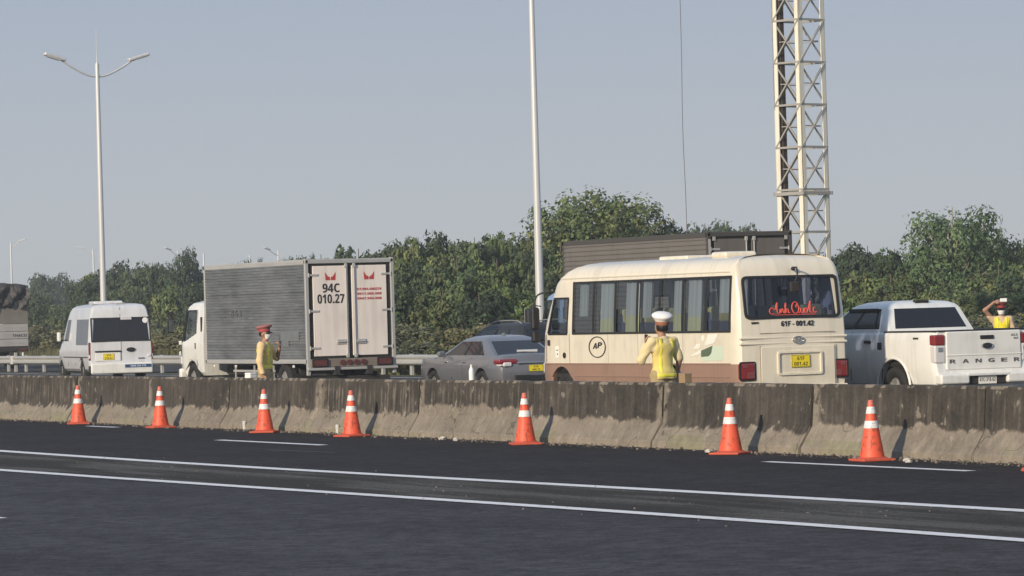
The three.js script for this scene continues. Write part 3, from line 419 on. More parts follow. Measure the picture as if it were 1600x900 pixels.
// steel sheet: dents and patches of different tarnish
const sheetMap = texture(1024, 512, (u, v, i, j) => { const a = fbm(u * 7, v * 5, 61, 7, 5), b = fbm(u * 18, v * 60, 62, 18, 60, 3), c = fbm(u * 3, v * 20, 63, 3, 20, 2); let l = 0.125 + 0.13 * a + 0.09 * (b - 0.4) + 0.08 * (c - 0.5); const row = v * 2.2 % 1; if (row < 0.02) l *= 0.7; return [l * 0.95, l, l * 1.06]; }, { repeat: [1 / 5, 1 / 2.4] });
const sheetSteel = mat(1, 1, 1, 0.42, { map: sheetMap, metalness: 0.35, bumpMap: sheetMap, bumpScale: 0.01 });
function cargoBox(t, { len, hw, y0, y1, skin, frame, door, pitch, logo, post = 0.08 }) {
  for (const s of [-1, 1]) {
    mesh('side_panel', corrugated(len - 0.1, y0 + 0.08, y1 - 0.1, pitch, 0.016, s * (hw - 0.02)).translate(0, 0, -0.05), skin, t);
    mesh('top_rail', box(0.07, 0.11, len, s * (hw - 0.035), y1 - 0.055, -len / 2, 0.012), frame, t);
    mesh('bottom_rail', box(0.07, 0.10, len, s * (hw - 0.035), y0 + 0.04, -len / 2, 0.012), frame, t);
    mesh('front_post', box(0.08, y1 - y0, 0.08, s * (hw - 0.04), (y0 + y1) / 2, -len + 0.04, 0.012), frame, t);
    mesh('rear_post', box(post, y1 - y0 + 0.3, 0.08, s * (hw - post / 2), (y0 + y1) / 2 - 0.13, -0.03, 0.012), frame, t);
  }
  mesh('front_panel', box(hw * 2 - 0.1, y1 - y0, 0.05, 0, (y0 + y1) / 2, -len + 0.03), skin, t);
  mesh('roof', box(hw * 2 - 0.04, 0.03, len - 0.04, 0, y1 - 0.008, -len / 2), frame, t);
  mesh('floor', box(hw * 2 - 0.1, 0.1, len - 0.06, 0, y0 + 0.05, -len / 2), M.chassis, t);
  mesh('header', box(hw * 2 - 0.02, 0.09, 0.08, 0, y1 - 0.05, -0.03, 0.012), frame, t);
  mesh('door_gasket', box(hw * 2 - 2 * post, y1 - y0 - 0.1, 0.02, 0, (y0 + y1) / 2, -0.045), M.rubber, t);
  const dh = y1 - y0 - 0.30, dw = hw - post - 0.15, dy = (y0 + y1) / 2 - 0.0;
  for (const s of [-1, 1]) {
    const dx = s * (0.045 + dw / 2), d = mesh('rear_door', box(dw, dh, 0.035, dx, dy, -0.018, 0.01), door, t);
    mesh('lock_rod', [cyl(0.016, 0.016, dh + 0.1, s * 0.10, dy, 0.022, 'y', 10), box(0.07, 0.09, 0.05, s * 0.10, dy + dh / 2 + 0.0, 0.02, 0.01), box(0.07, 0.09, 0.05, s * 0.10, dy - dh / 2 + 0.0, 0.02, 0.01)], M.galv, d);
    mesh('handle', [box(0.24, 0.11, 0.02, s * 0.24, dy - dh * 0.345, 0.012, 0.008), box(0.26, 0.03, 0.03, s * 0.22, dy - dh * 0.345, 0.03, 0.01)], M.galv, d);
    for (const k of [0.40, 0.0, -0.41]) mesh('hinge', [box(0.24, 0.045, 0.014, s * (hw - post - 0.12), dy + dh * k, 0.008, 0.005), cyl(0.018, 0.018, 0.09, s * (hw - post - 0.005), dy + dh * k, 0.012, 'y', 10)], M.galv, d);
    if (logo) logo(d, s, dx, dy, dh);
  }
}
{
  const t = thing('box_truck', 'white cab box truck with ribbed steel cargo box and white rear doors', 'truck', [34.42, 0, -80.45]);
  const hw = 1.10;
  cargoBox(t, { len: 6.4, hw, y0: 0.80, y1: 3.15, skin: sheetSteel, frame: M.galv, door: mat(0.79, 0.72, 0.67, 0.55, { map: grime }), pitch: 0.066, post: 0.085, logo: (d, s, dx, dy, dh) => {
    const y = dy + dh * 0.385, f = pts => slab(shape(pts), 0.004).translate(dx, y, 0.001);
    mesh('door_emblem', [f([[-0.13, 0.09], [-0.05, -0.02], [-0.05, -0.09], [-0.12, -0.09]]), f([[0.13, 0.09], [0.05, -0.02], [0.05, -0.09], [0.12, -0.09]]), f([[-0.045, 0.0], [-0.045, -0.09], [-0.01, -0.09], [-0.01, -0.03]]), f([[0.045, 0.0], [0.045, -0.09], [0.01, -0.09], [0.01, -0.03]])], M.redInk, d);
    if (s < 0) mesh('number_lettering', [text('94C', 0.20, 0.42, 0.005).translate(dx + 0.01, dy + dh * 0.255, 0.001), text('010.27', 0.205, 0.66, 0.005).translate(dx, dy + dh * 0.135, 0.001)], M.ink, d);
    else mesh('phone_lettering', [text('DT:094.040274', 0.055, 0.60, 0.005), text('0917.060.008', 0.055, 0.60, 0.005), text('0947.944.008', 0.055, 0.60, 0.005)].map((g, i) => g.translate(dx, dy + dh * (0.235 - 0.052 * i), 0.001)), M.redInk, d);
  } });
  const sill = mat(0.20, 0.165, 0.14, 0.7, { map: grime }), dullRed = mat(0.11, 0.03, 0.028, 0.4);
  mesh('rear_sill', box(hw * 2 - 0.16, 0.20, 0.1, 0, 0.79, -0.01, 0.02), sill, t);
  for (const x of [-0.25, -0.08, 0.09, 0.27]) mesh('rear_lamp', cyl(0.062, 0.062, 0.04, x, 0.80, 0.05, 'z', 18), dullRed, t);
  for (const s of [-1, 1]) { const l = mesh('tail_lamp', box(0.33, 0.14, 0.05, s * 0.80, 0.80, 0.05, 0.012), dullRed, t); mesh('lamp_housing', ring(0.38, 0.18, 0.02, 0.02, 0.05).translate(s * 0.80, 0.80, 0.03), M.black, l); }
  mesh('rear_step', box(hw * 2 + 0.02, 0.06, 0.12, 0, 0.66, 0.02, 0.012), M.galv, t);
  mesh('underrun_bar', box(1.9, 0.10, 0.06, 0, 0.44, -0.05, 0.012), M.chassis, t);
  mesh('side_guard', [box(0.03, 0.05, 2.6, -hw + 0.06, 0.62, -3.4), box(0.03, 0.05, 2.6, -hw + 0.06, 0.44, -3.4), ...[-2.2, -3.4, -4.6].map(z => box(0.03, 0.34, 0.05, -hw + 0.07, 0.58, z))], M.galv, t);
  mesh('fuel_tank', box(0.5, 0.34, 0.9, hw - 0.32, 0.5, -4.6, 0.06), M.steel, t);
  for (const z of [-0.8, -2.6, -4.4, -5.8]) mesh('marker_lamp', box(0.02, 0.06, 0.12, -hw - 0.005, 0.73, z, 0.008), M.lens, t);
  mesh('faded_lettering', ['N', 'G', 'A'].map((c, i) => toLeft(text(c, 0.17, 0.15, 0.006)).translate(-hw - 0.003, 1.98, -4.55 + i * 0.26)), mat(0.11, 0.115, 0.14, 0.6), t);
  mesh('repair_patch', [box(0.008, 0.22, 1.1, -hw - 0.001, 1.42, -1.0), box(0.008, 0.16, 0.36, -hw - 0.003, 1.26, -1.25)], mat(0.21, 0.23, 0.235, 0.5, { metalness: 0.3, map: grime }), t);
  chassis(t, 7.4, -1.55, hw); truckCab(t, M.white, -6.62, 1.06);
}
{
  const t = thing('box_truck', 'brownish grey box truck behind the cream bus roof', 'truck', [42.39, 0, -76.03]);
  const skin = mat(0.15, 0.14, 0.13, 0.75, { map: grime }), frame = mat(0.06, 0.056, 0.052, 0.7);
  cargoBox(t, { len: 7.35, hw: 1.1, y0: 0.9, y1: 3.5, skin, frame, door: mat(0.13, 0.115, 0.105, 0.7, { map: grime }), pitch: 0.11, post: 0.09 });
  mesh('corner_strip', [box(0.05, 1.2, 0.02, -1.045, 2.75, 0.02), box(0.07, 0.09, 0.02, -0.93, 3.36, 0.02), box(0.07, 0.09, 0.02, 0.93, 3.36, 0.02)], M.galv, t);
  mesh('rear_lamp', [box(0.3, 0.12, 0.05, -0.8, 0.8, 0.03), box(0.3, 0.12, 0.05, 0.8, 0.8, 0.03)], M.red, t);
  chassis(t, 8.2, -1.9, 1.1); truckCab(t, mat(0.2, 0.3, 0.5, 0.4), -7.47, 0.98);
}
{
  const t = thing('tarp_truck', 'pale cargo truck with a rumpled black tarpaulin on top', 'truck', [49.12, 0, -151.3]), hw = 1.15, len = 5.6;
  const board = mat(0.40, 0.39, 0.38, 0.7, { map: grime }), canvas = mat(0.20, 0.185, 0.17, 0.9, { map: grime });
  for (let i = 0; i < 3; i++) { mesh('tailgate_board', box(hw * 2, 0.29, 0.05, 0, 1.09 + i * 0.31, 0, 0.012), board, t); for (const s of [-1, 1]) mesh('side_board', box(0.05, 0.29, len, s * (hw - 0.025), 1.09 + i * 0.31, -len / 2 - 0.04, 0.012), board, t); }
  mesh('board_lettering', text('THACO', 0.12, 0.62, 0.006).translate(0.78, 1.385, 0.023), M.ink, t);
  mesh('canvas_panel', [box(hw * 2, 0.95, 0.04, 0, 2.35, 0), box(0.04, 0.95, len, -hw + 0.02, 2.35, -len / 2 - 0.03), box(0.04, 0.95, len, hw - 0.02, 2.35, -len / 2 - 0.03)], canvas, t);
  const pos = [], n = 44, m = 26, q = (i, j) => {                // tarpaulin: over the top and hanging down behind in folds
    const u = i / n * 2 - 1, v = j / m, drop = 0.55 + 0.5 * fbm(u * 3 + 5, 1, 70) + 0.35 * sstep(0.2, -0.6, u);
    const f = 0.09 * Math.sin(u * 11 + v * 9 + 5 * fbm(u * 4, v * 3, 71)) + 0.16 * (fbm(u * 7, v * 7, 72) - 0.5);
    if (v < 0.45) return [u * (hw + 0.04), 3.46 + 0.10 * (1 - u * u) + f * 0.2, lerp(-len - 0.1, 0.0, v / 0.45)];
    const k = (v - 0.45) / 0.55; return [u * (hw + 0.04), 3.45 + 0.10 * (1 - u * u) * (1 - k) - drop * k, 0.06 + 0.07 * Math.sin(Math.PI * Math.min(1, k * 3) / 2) + f * 1.4 * Math.min(1, k * 4)];
  };
  for (let i = 0; i < n; i++) for (let j = 0; j < m; j++) { const a = q(i, j), b = q(i + 1, j), c = q(i + 1, j + 1), d = q(i, j + 1); pos.push(...a, ...c, ...b, ...a, ...d, ...c); }
  const g = new THREE.BufferGeometry(); g.setAttribute('position', new THREE.Float32BufferAttribute(pos, 3)); g.computeVertexNormals(); mesh('tarpaulin', toCreasedNormals(g, 0.9), mat(0.045, 0.042, 0.042, 0.6), t);
  mesh('load_frame', [...[-1, 1].flatMap(s => [box(0.05, 1.5, 0.05, s * (hw - 0.05), 2.7, -0.05), box(0.05, 1.5, 0.05, s * (hw - 0.05), 2.7, -len), box(0.05, 0.05, len, s * (hw - 0.05), 3.42, -len / 2)]), box(hw * 2 - 0.1, 0.06, len, 0, 0.9, -len / 2)], M.chassis, t);
  mesh('lamp_bar', box(hw * 2, 0.14, 0.08, 0, 0.8, 0.0, 0.02), M.chassis, t);
  for (const s of [-1, 1]) mesh('tail_lamp', box(0.3, 0.1, 0.04, s * 0.9, 0.8, 0.05, 0.01), mat(0.11, 0.03, 0.028, 0.4), t);
  
  chassis(t, 6.6, -1.4, hw); truckCab(t, mat(0.3, 0.42, 0.55, 0.4), -5.72, 1.02);
}

// ------------------------------------------------------------------ white high-roof van
{
  const t = thing('passenger_van', 'silvery white high-roof van with dark rear windows', 'van', [39.95, 0, -111.3], -0.15);
  const ks = levels([[0.34, 0.88, -0.05, -5.62], [0.42, 0.96, 0, -5.74], [0.6, 0.985, 0.03, -5.8], [0.66, 0.985, 0, -5.8], [0.95, 0.985, 0, -5.72], [1.16, 0.978, 0, -5.35], [1.28, 0.972, -0.008, -5.06], [1.95, 0.92, -0.07, -4.26], [2.0, 0.914, -0.075, -4.2], [2.2, 0.875, -0.11, -3.95], [2.31, 0.83, -0.16, -3.72], [2.37, 0.74, -0.24, -3.5], [2.41, 0.5, -0.4, -3.25], [2.43, 0, -0.6, -3.0]]);
  const st = [sr(-0.25, 0, 0.05), sr(-0.25, 0.25, 0.02), sz(-0.25), sz(-0.32), sz(-0.9), sz(-1.0), sz(-1.1), sz(-1.25), sz(-1.42), sz(-1.46), sz(-1.6), sz(-1.75), sz(-1.85), sz(-2.26), sz(-2.4), sf(-2.45, 0), sf(-2.45, 0.12), sf(-2.45, 0.42), sf(-2.45, 0.46), sf(-2.45, 0.5), sf(-2.45, 0.6), sf(-2.45, 0.7), sf(-2.45, 0.8, 0.01), sf(-2.45, 0.92, 0.06), sf(-2.45, 1, 0.16)];
  const h = new Hull({ ks, st, cols: [-1, -0.95, -0.02, 0.02, 0.95, 1], arches: [{ z: -1.35, y: 0.38, r: 0.42 }, { z: -4.95, y: 0.38, r: 0.42 }], bulgeR: 0.02, bulgeF: 0.16 });
  for (const s of 'LR') { const x = s === 'L' ? -1 : 1; mesh('side_window', h.take(s, 3, 8, 5, 7, [x * 0.004, 0, 0]), M.tintGrey, t); mesh('side_window', h.take(s, 9, 13, 5, 7, [x * 0.004, 0, 0]), M.tintGrey, t); mesh('door_window', h.take(s, 17, 21, 6, 7, [x * 0.003, 0, 0]), M.tint, t); mesh('tail_lamp', [box(0.05, 0.56, 0.17, x * 0.963, 0.96, -0.10, 0.02)], M.red, t); mesh('lamp_lens', box(0.055, 0.13, 0.16, x * 0.966, 0.80, -0.095, 0.02), M.lens, t); mesh('bumper_corner', box(0.06, 0.2, 0.3, x * 0.95, 0.42, -0.12, 0.03), M.rubber, t); mesh('side_mirror', box(0.12, 0.3, 0.14, x * 1.13, 1.42, -4.35, 0.05), x < 0 ? M.white : M.black, t); mesh('mirror_arm', bar([x * 0.95, 1.3, -4.5], [x * 1.13, 1.34, -4.36], 0.03), M.black, t); }
  mesh('rear_window', h.take('B', 1, 4, 6, 7, [0, 0, 0.006]), M.tint, t);
  mesh('windscreen', h.take('F', 0, 5, 6, 8, [0, 0, -0.003]), M.tint, t);
  mesh('body', h.rest(), M.vanWhite, t);
  mesh('window_seal', [ring(1.86, 0.74, 0.03, 0.035, 0.012).rotateX(-Math.atan(0.092)).translate(0, 1.616, -0.022), bar([0, 1.27, 0.018], [0, 1.96, -0.045], 0.02, 0.012)], M.black, t);
  mesh('door_seam', [bar([0, 0.66, 0.024], [0, 1.26, 0.018], 0.014, 0.006), bar([0, 1.98, -0.05], [0, 2.28, -0.115], 0.014, 0.006)], M.chassis, t);
  for (const s of [-1, 1]) mesh('side_seam', [bar([s * 0.987, 0.5, -2.36], [s * 0.915, 2.0, -2.36], 0.005, 0.014), bar([s * 0.987, 0.5, -3.62], [s * 0.95, 1.6, -3.62], 0.005, 0.014), bar([s * 0.989, 0.78, -0.3], [s * 0.989, 0.78, -4.4], 0.012, 0.03)], M.chassis, t);
  mesh('brake_light', box(0.34, 0.11, 0.05, 0.18, 1.96, -0.02, 0.015), M.vanWhite, t);
  mesh('window_sticker', cyl(0.085, 0.085, 0.006, 0.77, 1.88, -0.03, 'z', 24), mat(0.85, 0.85, 0.85, 0.5), t);
  const pn = mesh('plate_panel', box(0.78, 0.28, 0.02, -0.42, 0.80, 0.028, 0.01), mat(0.8, 0.8, 0.78, 0.5), t);
  mesh('panel_lip', box(0.8, 0.05, 0.05, -0.42, 0.95, 0.035, 0.012), M.black, pn);
  mesh('number_plate', box(0.34, 0.19, 0.012, -0.40, 0.79, 0.044), plate('51B', '218.47', 0.34, 0.19), t);
  const em = mesh('emblem', cyl(0.14, 0.14, 0.02, 0, 0, 0, 'z', 24), M.black, t); em.scale.set(1, 0.5, 1); em.position.set(0.30, 0.99, 0.025);
  mesh('rear_bumper', box(1.92, 0.33, 0.12, 0, 0.43, 0.03, 0.05), M.white, t);
  mesh('bumper_sticker', box(0.82, 0.10, 0.006, 0.50, 0.49, 0.093), print(0.82, 0.1, (k, w, h) => { k.fillStyle = '#2c4a74'; k.fillRect(0, 0, w, h); k.fillStyle = '#c8d4e0'; k.font = `bold ${Math.round(h * 0.8)}px sans-serif`; k.textAlign = 'center'; k.textBaseline = 'middle'; k.fillText('0908 354 179', w / 2, h / 2, w * 0.9); }, 256), t);
  mesh('door_badge', box(0.2, 0.035, 0.008, 0.62, 0.72, 0.02), M.chrome, t);
  mesh('door_handle', box(0.1, 0.06, 0.03, 0.86, 0.8, 0.02, 0.015), M.white, t);
  mesh('roof_unit', [box(0.9, 0.1, 0.9, -0.25, 2.45, -1.0, 0.04), box(0.3, 0.02, 0.1, 0.05, 2.42, -0.33)], M.vanWhite, t);
  for (const s of [-1, 1]) { wheel(t, 0.36, 0.22, s * 0.85, -1.35); wheel(t, 0.36, 0.22, s * 0.85, -4.95); mesh('headlight', box(0.3, 0.25, 0.15, s * 0.75, 0.88, -5.62, 0.05), M.lens, t); }
  mesh('chassis', box(1.5, 0.15, 5.2, 0, 0.36, -2.85), M.chassis, t);
}

// ------------------------------------------------------------------ cars: a lower body and a glasshouse
function glasshouse(t, m, glass, { ks, doors, k0 = 1, k1 = 2, cols = [-1, -0.9, 0, 0.9, 1] }) {
  const ts = [0, 0.05, ...doors.flat(), 0.96, 1], st = ts.map((q, i) => sl(q, i === 0 || i === ts.length - 1 ? 0.05 : i === 1 || i === ts.length - 2 ? 0.012 : 0)), h = new Hull({ ks, st, cols, bulgeR: 0.05, bulgeF: 0.09 });
  for (const s of 'LR') doors.forEach(([a, b], i) => mesh('side_window', h.take(s, 2 + i * 2, 3 + i * 2, k0, k1, [s === 'L' ? 0.006 : -0.006, 0, 0]), glass, t));
  for (const s of 'LR') mesh('window_trim', h.take(s, 2, 1 + doors.length * 2, k0, k1), M.black, t);
  mesh('rear_window', h.take('B', 1, 3, k0, k1, [0, 0, 0.003]), glass, t); mesh('windscreen', h.take('F', 1, 3, k0, k1, [0, 0, -0.003]), glass, t);
  mesh('roof', h.rest(), m, t); return h;
}
{
  const t = thing('pickup_truck', 'white double-cab pickup with lettering on its tailgate', 'pickup', [33.66, 0, -52.75]);
  const ks = levels([[0.42, 0.80, 0.02, -5.2], [0.5, 0.88, 0.03, -5.3], [0.72, 0.925, 0.02, -5.36], [0.82, 0.93, 0.0, -5.36], [1.0, 0.93, 0, -5.34], [1.2, 0.925, 0, -5.28], [1.30, 0.91, -0.005, -5.15], [1.335, 0.885, -0.01, -5.0], [1.34, 0.83, -0.015, -4.9], [1.345, 0, -0.02, -4.8]]);
  const st = [sr(-0.3, 0, 0.05), sr(-0.3, 0.15, 0.02), sr(-0.3, 0.5, 0.004)]; for (const z of [-0.3, -0.7, -0.75, -0.8, -0.88, -1.0, -1.13, -1.26, -1.4, -1.53, -1.55, -1.64, -1.72, -1.78, -1.83, -2.7, -3.3, -3.7, -3.95, -4.0, -4.08, -4.2, -4.4, -4.6, -4.72, -4.8]) st.push(sz(z)); st.push(sf(-4.85, 0.3, 0.02), sf(-4.85, 0.7, 0.08), sf(-4.85, 1, 0.2));
  const h = new Hull({ ks, st, cols: [-1, -0.8, 0, 0.8, 1], arches: [{ z: -1.26, y: 0.40, r: 0.52 }, { z: -4.45, y: 0.40, r: 0.5 }], bulgeR: 0.0, bulgeF: 0.12, warp: (x, y, z, k) => [x, k >= 6 ? y - 0.16 * sstep(-3.4, -5.2, z) : y, z] });
  for (const s of 'LR') h.take(s, 0, 12, 8, 9);                 // open bed
  mesh('body', h.rest(), M.white, t);
  mesh('bed_liner', [box(1.62, 0.05, 1.5, 0, 0.80, -0.8), box(0.03, 0.52, 1.5, -0.82, 1.06, -0.8), box(0.03, 0.52, 1.5, 0.82, 1.06, -0.8), box(1.62, 0.52, 0.03, 0, 1.06, -1.53)], M.rubber, t);
  mesh('bed_rail', [box(0.07, 0.025, 1.58, -0.865, 1.352, -0.80, 0.01), box(0.07, 0.025, 1.58, 0.865, 1.352, -0.80, 0.01), box(1.7, 0.025, 0.05, 0, 1.353, -0.01, 0.01)], M.black, t);
  glasshouse(t, M.white, M.tint, { ks: levels([[1.32, 0.87, -1.52, -3.85], [1.40, 0.85, -1.57, -3.68], [1.73, 0.735, -1.76, -2.98], [1.79, 0.69, -1.82, -2.84], [1.835, 0.58, -1.92, -2.66], [1.855, 0.35, -2.06, -2.5], [1.86, 0, -2.15, -2.4]]), doors: [[0.11, 0.17], [0.2, 0.5], [0.54, 0.9]], cols: [-1, -0.86, 0, 0.86, 1] });
  for (const s of [-1, 1]) mesh('rain_visor', bar([s * 0.752, 1.71, -1.98], [s * 0.752, 1.71, -2.9], 0.03, 0.06), M.black, t);
  mesh('roof_brake_light', box(0.26, 0.05, 0.1, 0, 1.835, -1.86, 0.015), M.black, t);
  const tg = mesh('tailgate', [box(1.42, 0.62, 0.05, 0, 1.03, 0.012, 0.02), box(1.42, 0.022, 0.02, 0, 0.955, 0.036, 0.008)], M.white, t);
  mesh('handle', box(0.26, 0.065, 0.03, 0.06, 1.235, 0.04, 0.015), M.black, tg);
  const ov = mesh('emblem', cyl(0.105, 0.105, 0.02, 0, 0, 0, 'z', 28), M.ink, tg); ov.scale.set(1, 0.48, 1); ov.position.set(0.06, 1.095, 0.045);
  mesh('emblem_rim', new THREE.TorusGeometry(0.098, 0.008, 6, 28).translate(0, 0, 0.008), M.chrome, ov);
  [...'RANGER'].forEach((c, i) => mesh('letter', text(c, 0.062, 0.115, 0.008).translate(-0.60 + i * 0.244, 0.86, 0.036), mat(0.09, 0.09, 0.09, 0.5), tg));
  mesh('trim_lettering', [text('XLS', 0.035, 0.13, 0.008).translate(0.58, 1.26, 0.036), text('4x2', 0.03, 0.09, 0.008).translate(0.61, 1.21, 0.036)], mat(0.2, 0.2, 0.2, 0.4), tg);
  mesh('tailgate_gap', box(1.44, 0.07, 0.04, 0, 0.69, 0.0), M.black, t);
  for (const s of [-1, 1]) { const l = mesh('tail_lamp', box(0.20, 0.18, 0.18, s * 0.822, 1.205, -0.062, 0.03), M.red, t); mesh('lamp_lens', box(0.195, 0.29, 0.175, s * 0.823, 0.98, -0.063, 0.03), M.lens, l); mesh('reflector', box(0.1, 0.08, 0.02, s * 0.81, 1.05, 0.018, 0.008), M.chrome, l); }
  const bm = mesh('rear_bumper', [box(0.55, 0.17, 0.2, -0.63, 0.575, 0.07, 0.04), box(0.55, 0.17, 0.2, 0.63, 0.575, 0.07, 0.04), box(0.8, 0.05, 0.2, 0, 0.64, 0.07, 0.015)], M.white, t); mesh('bumper_centre', box(0.75, 0.14, 0.12, 0, 0.55, 0.05, 0.02), M.chassis, bm); mesh('number_plate', box(0.34, 0.14, 0.01, 0, 0.555, 0.118), print(0.34, 0.14, (k, w, h) => { k.fillStyle = '#e9e6df'; k.fillRect(0, 0, w, h); k.fillStyle = '#222'; k.font = `bold ${Math.round(h * 0.6)}px sans-serif`; k.textAlign = 'center'; k.textBaseline = 'middle'; k.fillText('61C-318.62', w / 2, h / 2, w * 0.9); }, 128), bm);
  for (const s of [-1, 1]) {
    mesh('arch_flare', tube(Array.from({ length: 13 }, (_, i) => { const a = Math.PI * i / 12; return [s * 0.928, 0.40 + 0.52 * Math.sin(a), -1.26 + 0.52 * Math.cos(a)]; }), 0.022, 30, 6), M.white, t);
    wheel(t, 0.39, 0.26, s * 0.80, -1.26); wheel(t, 0.39, 0.26, s * 0.80, -4.45); mesh('door_handle', [box(0.03, 0.05, 0.2, s * 0.94, 1.19, -2.05, 0.012), box(0.03, 0.05, 0.2, s * 0.94, 1.19, -3.05, 0.012)], M.black, t); mesh('side_mirror', box(0.22, 0.2, 0.12, s * 1.02, 1.4, -3.45, 0.05), M.white, t);
    mesh('door_seam', [bar([s * 0.932, 0.55, -1.62], [s * 0.9, 1.32, -1.60], 0.006, 0.014), bar([s * 0.934, 0.55, -2.62], [s * 0.9, 1.32, -2.62], 0.006, 0.014)], M.chassis, t); mesh('headlight', box(0.3, 0.2, 0.3, s * 0.74, 1.0, -5.15, 0.06), M.lens, t);
  }
  mesh('fuel_flap', box(0.012, 0.12, 0.13, -0.93, 1.12, -1.68, 0.005), M.black, t); mesh('flank_badge', box(0.006, 0.03, 0.16, -0.925, 1.24, -0.55), M.chassis, t);
  mesh('chassis', [box(1.3, 0.2, 4.9, 0, 0.46, -2.6)], M.chassis, t);
}
function car(t, m, glass, { len, hw, belt, ks, gh, doors, arches, wr, lamps }) {
  const st = [sr(-0.35, 0, 0.10), sr(-0.35, 0.15, 0.05), sr(-0.35, 0.5, 0.015)], zs = new Set([-0.36]); for (const a of arches) for (let i = -8; i <= 8; i++) zs.add(+(a.z + a.r * Math.sin(i / 8 * Math.PI / 2) * 0.9995).toFixed(4)); for (const z of [-1.8, -2.2, -2.6]) zs.add(z);
  [...zs].filter(z => z <= -0.36 && z > -len + 0.45).sort((a, b) => b - a).forEach(z => st.push(sz(z))); st.push(sf(-len + 0.42, 0.3, 0.02), sf(-len + 0.42, 0.7, 0.1), sf(-len + 0.42, 1, 0.3));
  const n = ks.length, h = new Hull({ ks, st, arches, bulgeR: 0.10, bulgeF: 0.22, cols: [-1, -0.8, -0.4, 0, 0.4, 0.8, 1], warp: (x, y, z, k) => [x, k >= n - 4 ? y - 0.23 * sstep(-len + 1.6, -len + 0.1, z) * (k - n + 5) / 4 : y, z] });
  mesh('body', h.rest(), m, t); glasshouse(t, m, glass, { ks: gh, doors });
  for (const s of [-1, 1]) {
    for (const a of arches) wheel(t, wr, 0.2, s * (hw - 0.12), a.z);
    mesh('side_mirror', box(0.18, 0.13, 0.1, s * (hw + 0.06), belt + 0.06, gh[1].f + 0.38, 0.045), m, t);
    for (const z of [-1.75, -2.72]) mesh('door_handle', box(0.03, 0.035, 0.17, s * (hw - 0.005), belt - 0.13, z, 0.014), M.chrome, t);
    for (const z of [-1.45, -2.45, -3.35]) mesh('door_seam', bar([s * (hw + 0.001), 0.32, z], [s * (hw - 0.035), belt - 0.03, z], 0.004, 0.012), M.chassis, t);
    mesh('headlight', box(0.34, 0.13, 0.3, s * (hw - 0.24), 0.66, -len + 0.3, 0.05), M.lens, t);
  }
  mesh('chassis', box(hw * 1.5, 0.14, len - 0.6, 0, 0.27, -len / 2), M.chassis, t);
}
{
  const t = thing('sedan', 'grey sedan between the box truck and the bus', 'car', [36.5, 0, -75.25]); t.scale.y = 0.95;
  const hw = 0.865;
  car(t, M.grey, M.tint, { len: 4.42, hw, belt: 0.93, wr: 0.30, arches: [{ z: -0.92, y: 0.32, r: 0.35 }, { z: -3.47, y: 0.32, r: 0.35 }],
    ks: levels([[0.2, 0.74, -0.14, -4.25], [0.3, 0.82, -0.04, -4.38], [0.48, 0.86, 0, -4.42], [0.64, 0.865, 0.0, -4.4], [0.76, 0.86, -0.03, -4.36], [0.87, 0.835, -0.06, -4.28], [0.925, 0.80, -0.08, -4.16], [0.955, 0.70, -0.11, -4.0], [0.975, 0.35, -0.13, -3.9], [0.98, 0, -0.14, -3.85]]),
    gh: levels([[0.90, 0.80, -0.38, -3.38], [0.955, 0.77, -0.46, -3.2], [1.27, 0.63, -1.06, -2.42], [1.335, 0.58, -1.2, -2.24], [1.385, 0.46, -1.4, -2.05], [1.405, 0.25, -1.6, -1.92], [1.41, 0, -1.7, -1.85]]), doors: [[0.16, 0.24], [0.27, 0.53], [0.56, 0.9]] });
  for (const s of [-1, 1]) { const l = mesh('tail_lamp', box(0.46, 0.13, 0.34, s * 0.63, 0.80, -0.12, 0.05), M.red, t); mesh('lamp_lens', [box(0.2, 0.10, 0.1, s * 0.66, 0.74, 0.02, 0.03), box(0.12, 0.10, 0.3, s * 0.775, 0.745, -0.12, 0.03)], M.lens, l); }
  mesh('boot_trim', box(0.9, 0.035, 0.03, 0, 0.77, 0.09, 0.01), M.chrome, t); mesh('bumper_inset', box(1.0, 0.14, 0.06, 0, 0.42, 0.07, 0.02), M.black, t); mesh('number_plate', box(0.34, 0.15, 0.012, 0, 0.64, 0.105), plate('61A', '448.15', 0.34, 0.15), t);
  mesh('window_sticker', box(0.5, 0.06, 0.004, 0.1, 1.03, -0.53).rotateX(0), mat(0.7, 0.7, 0.7, 0.5), t);
  mesh('roof_aerial', box(0.03, 0.06, 0.14, 0, 1.42, -1.5, 0.012), M.grey, t);
}
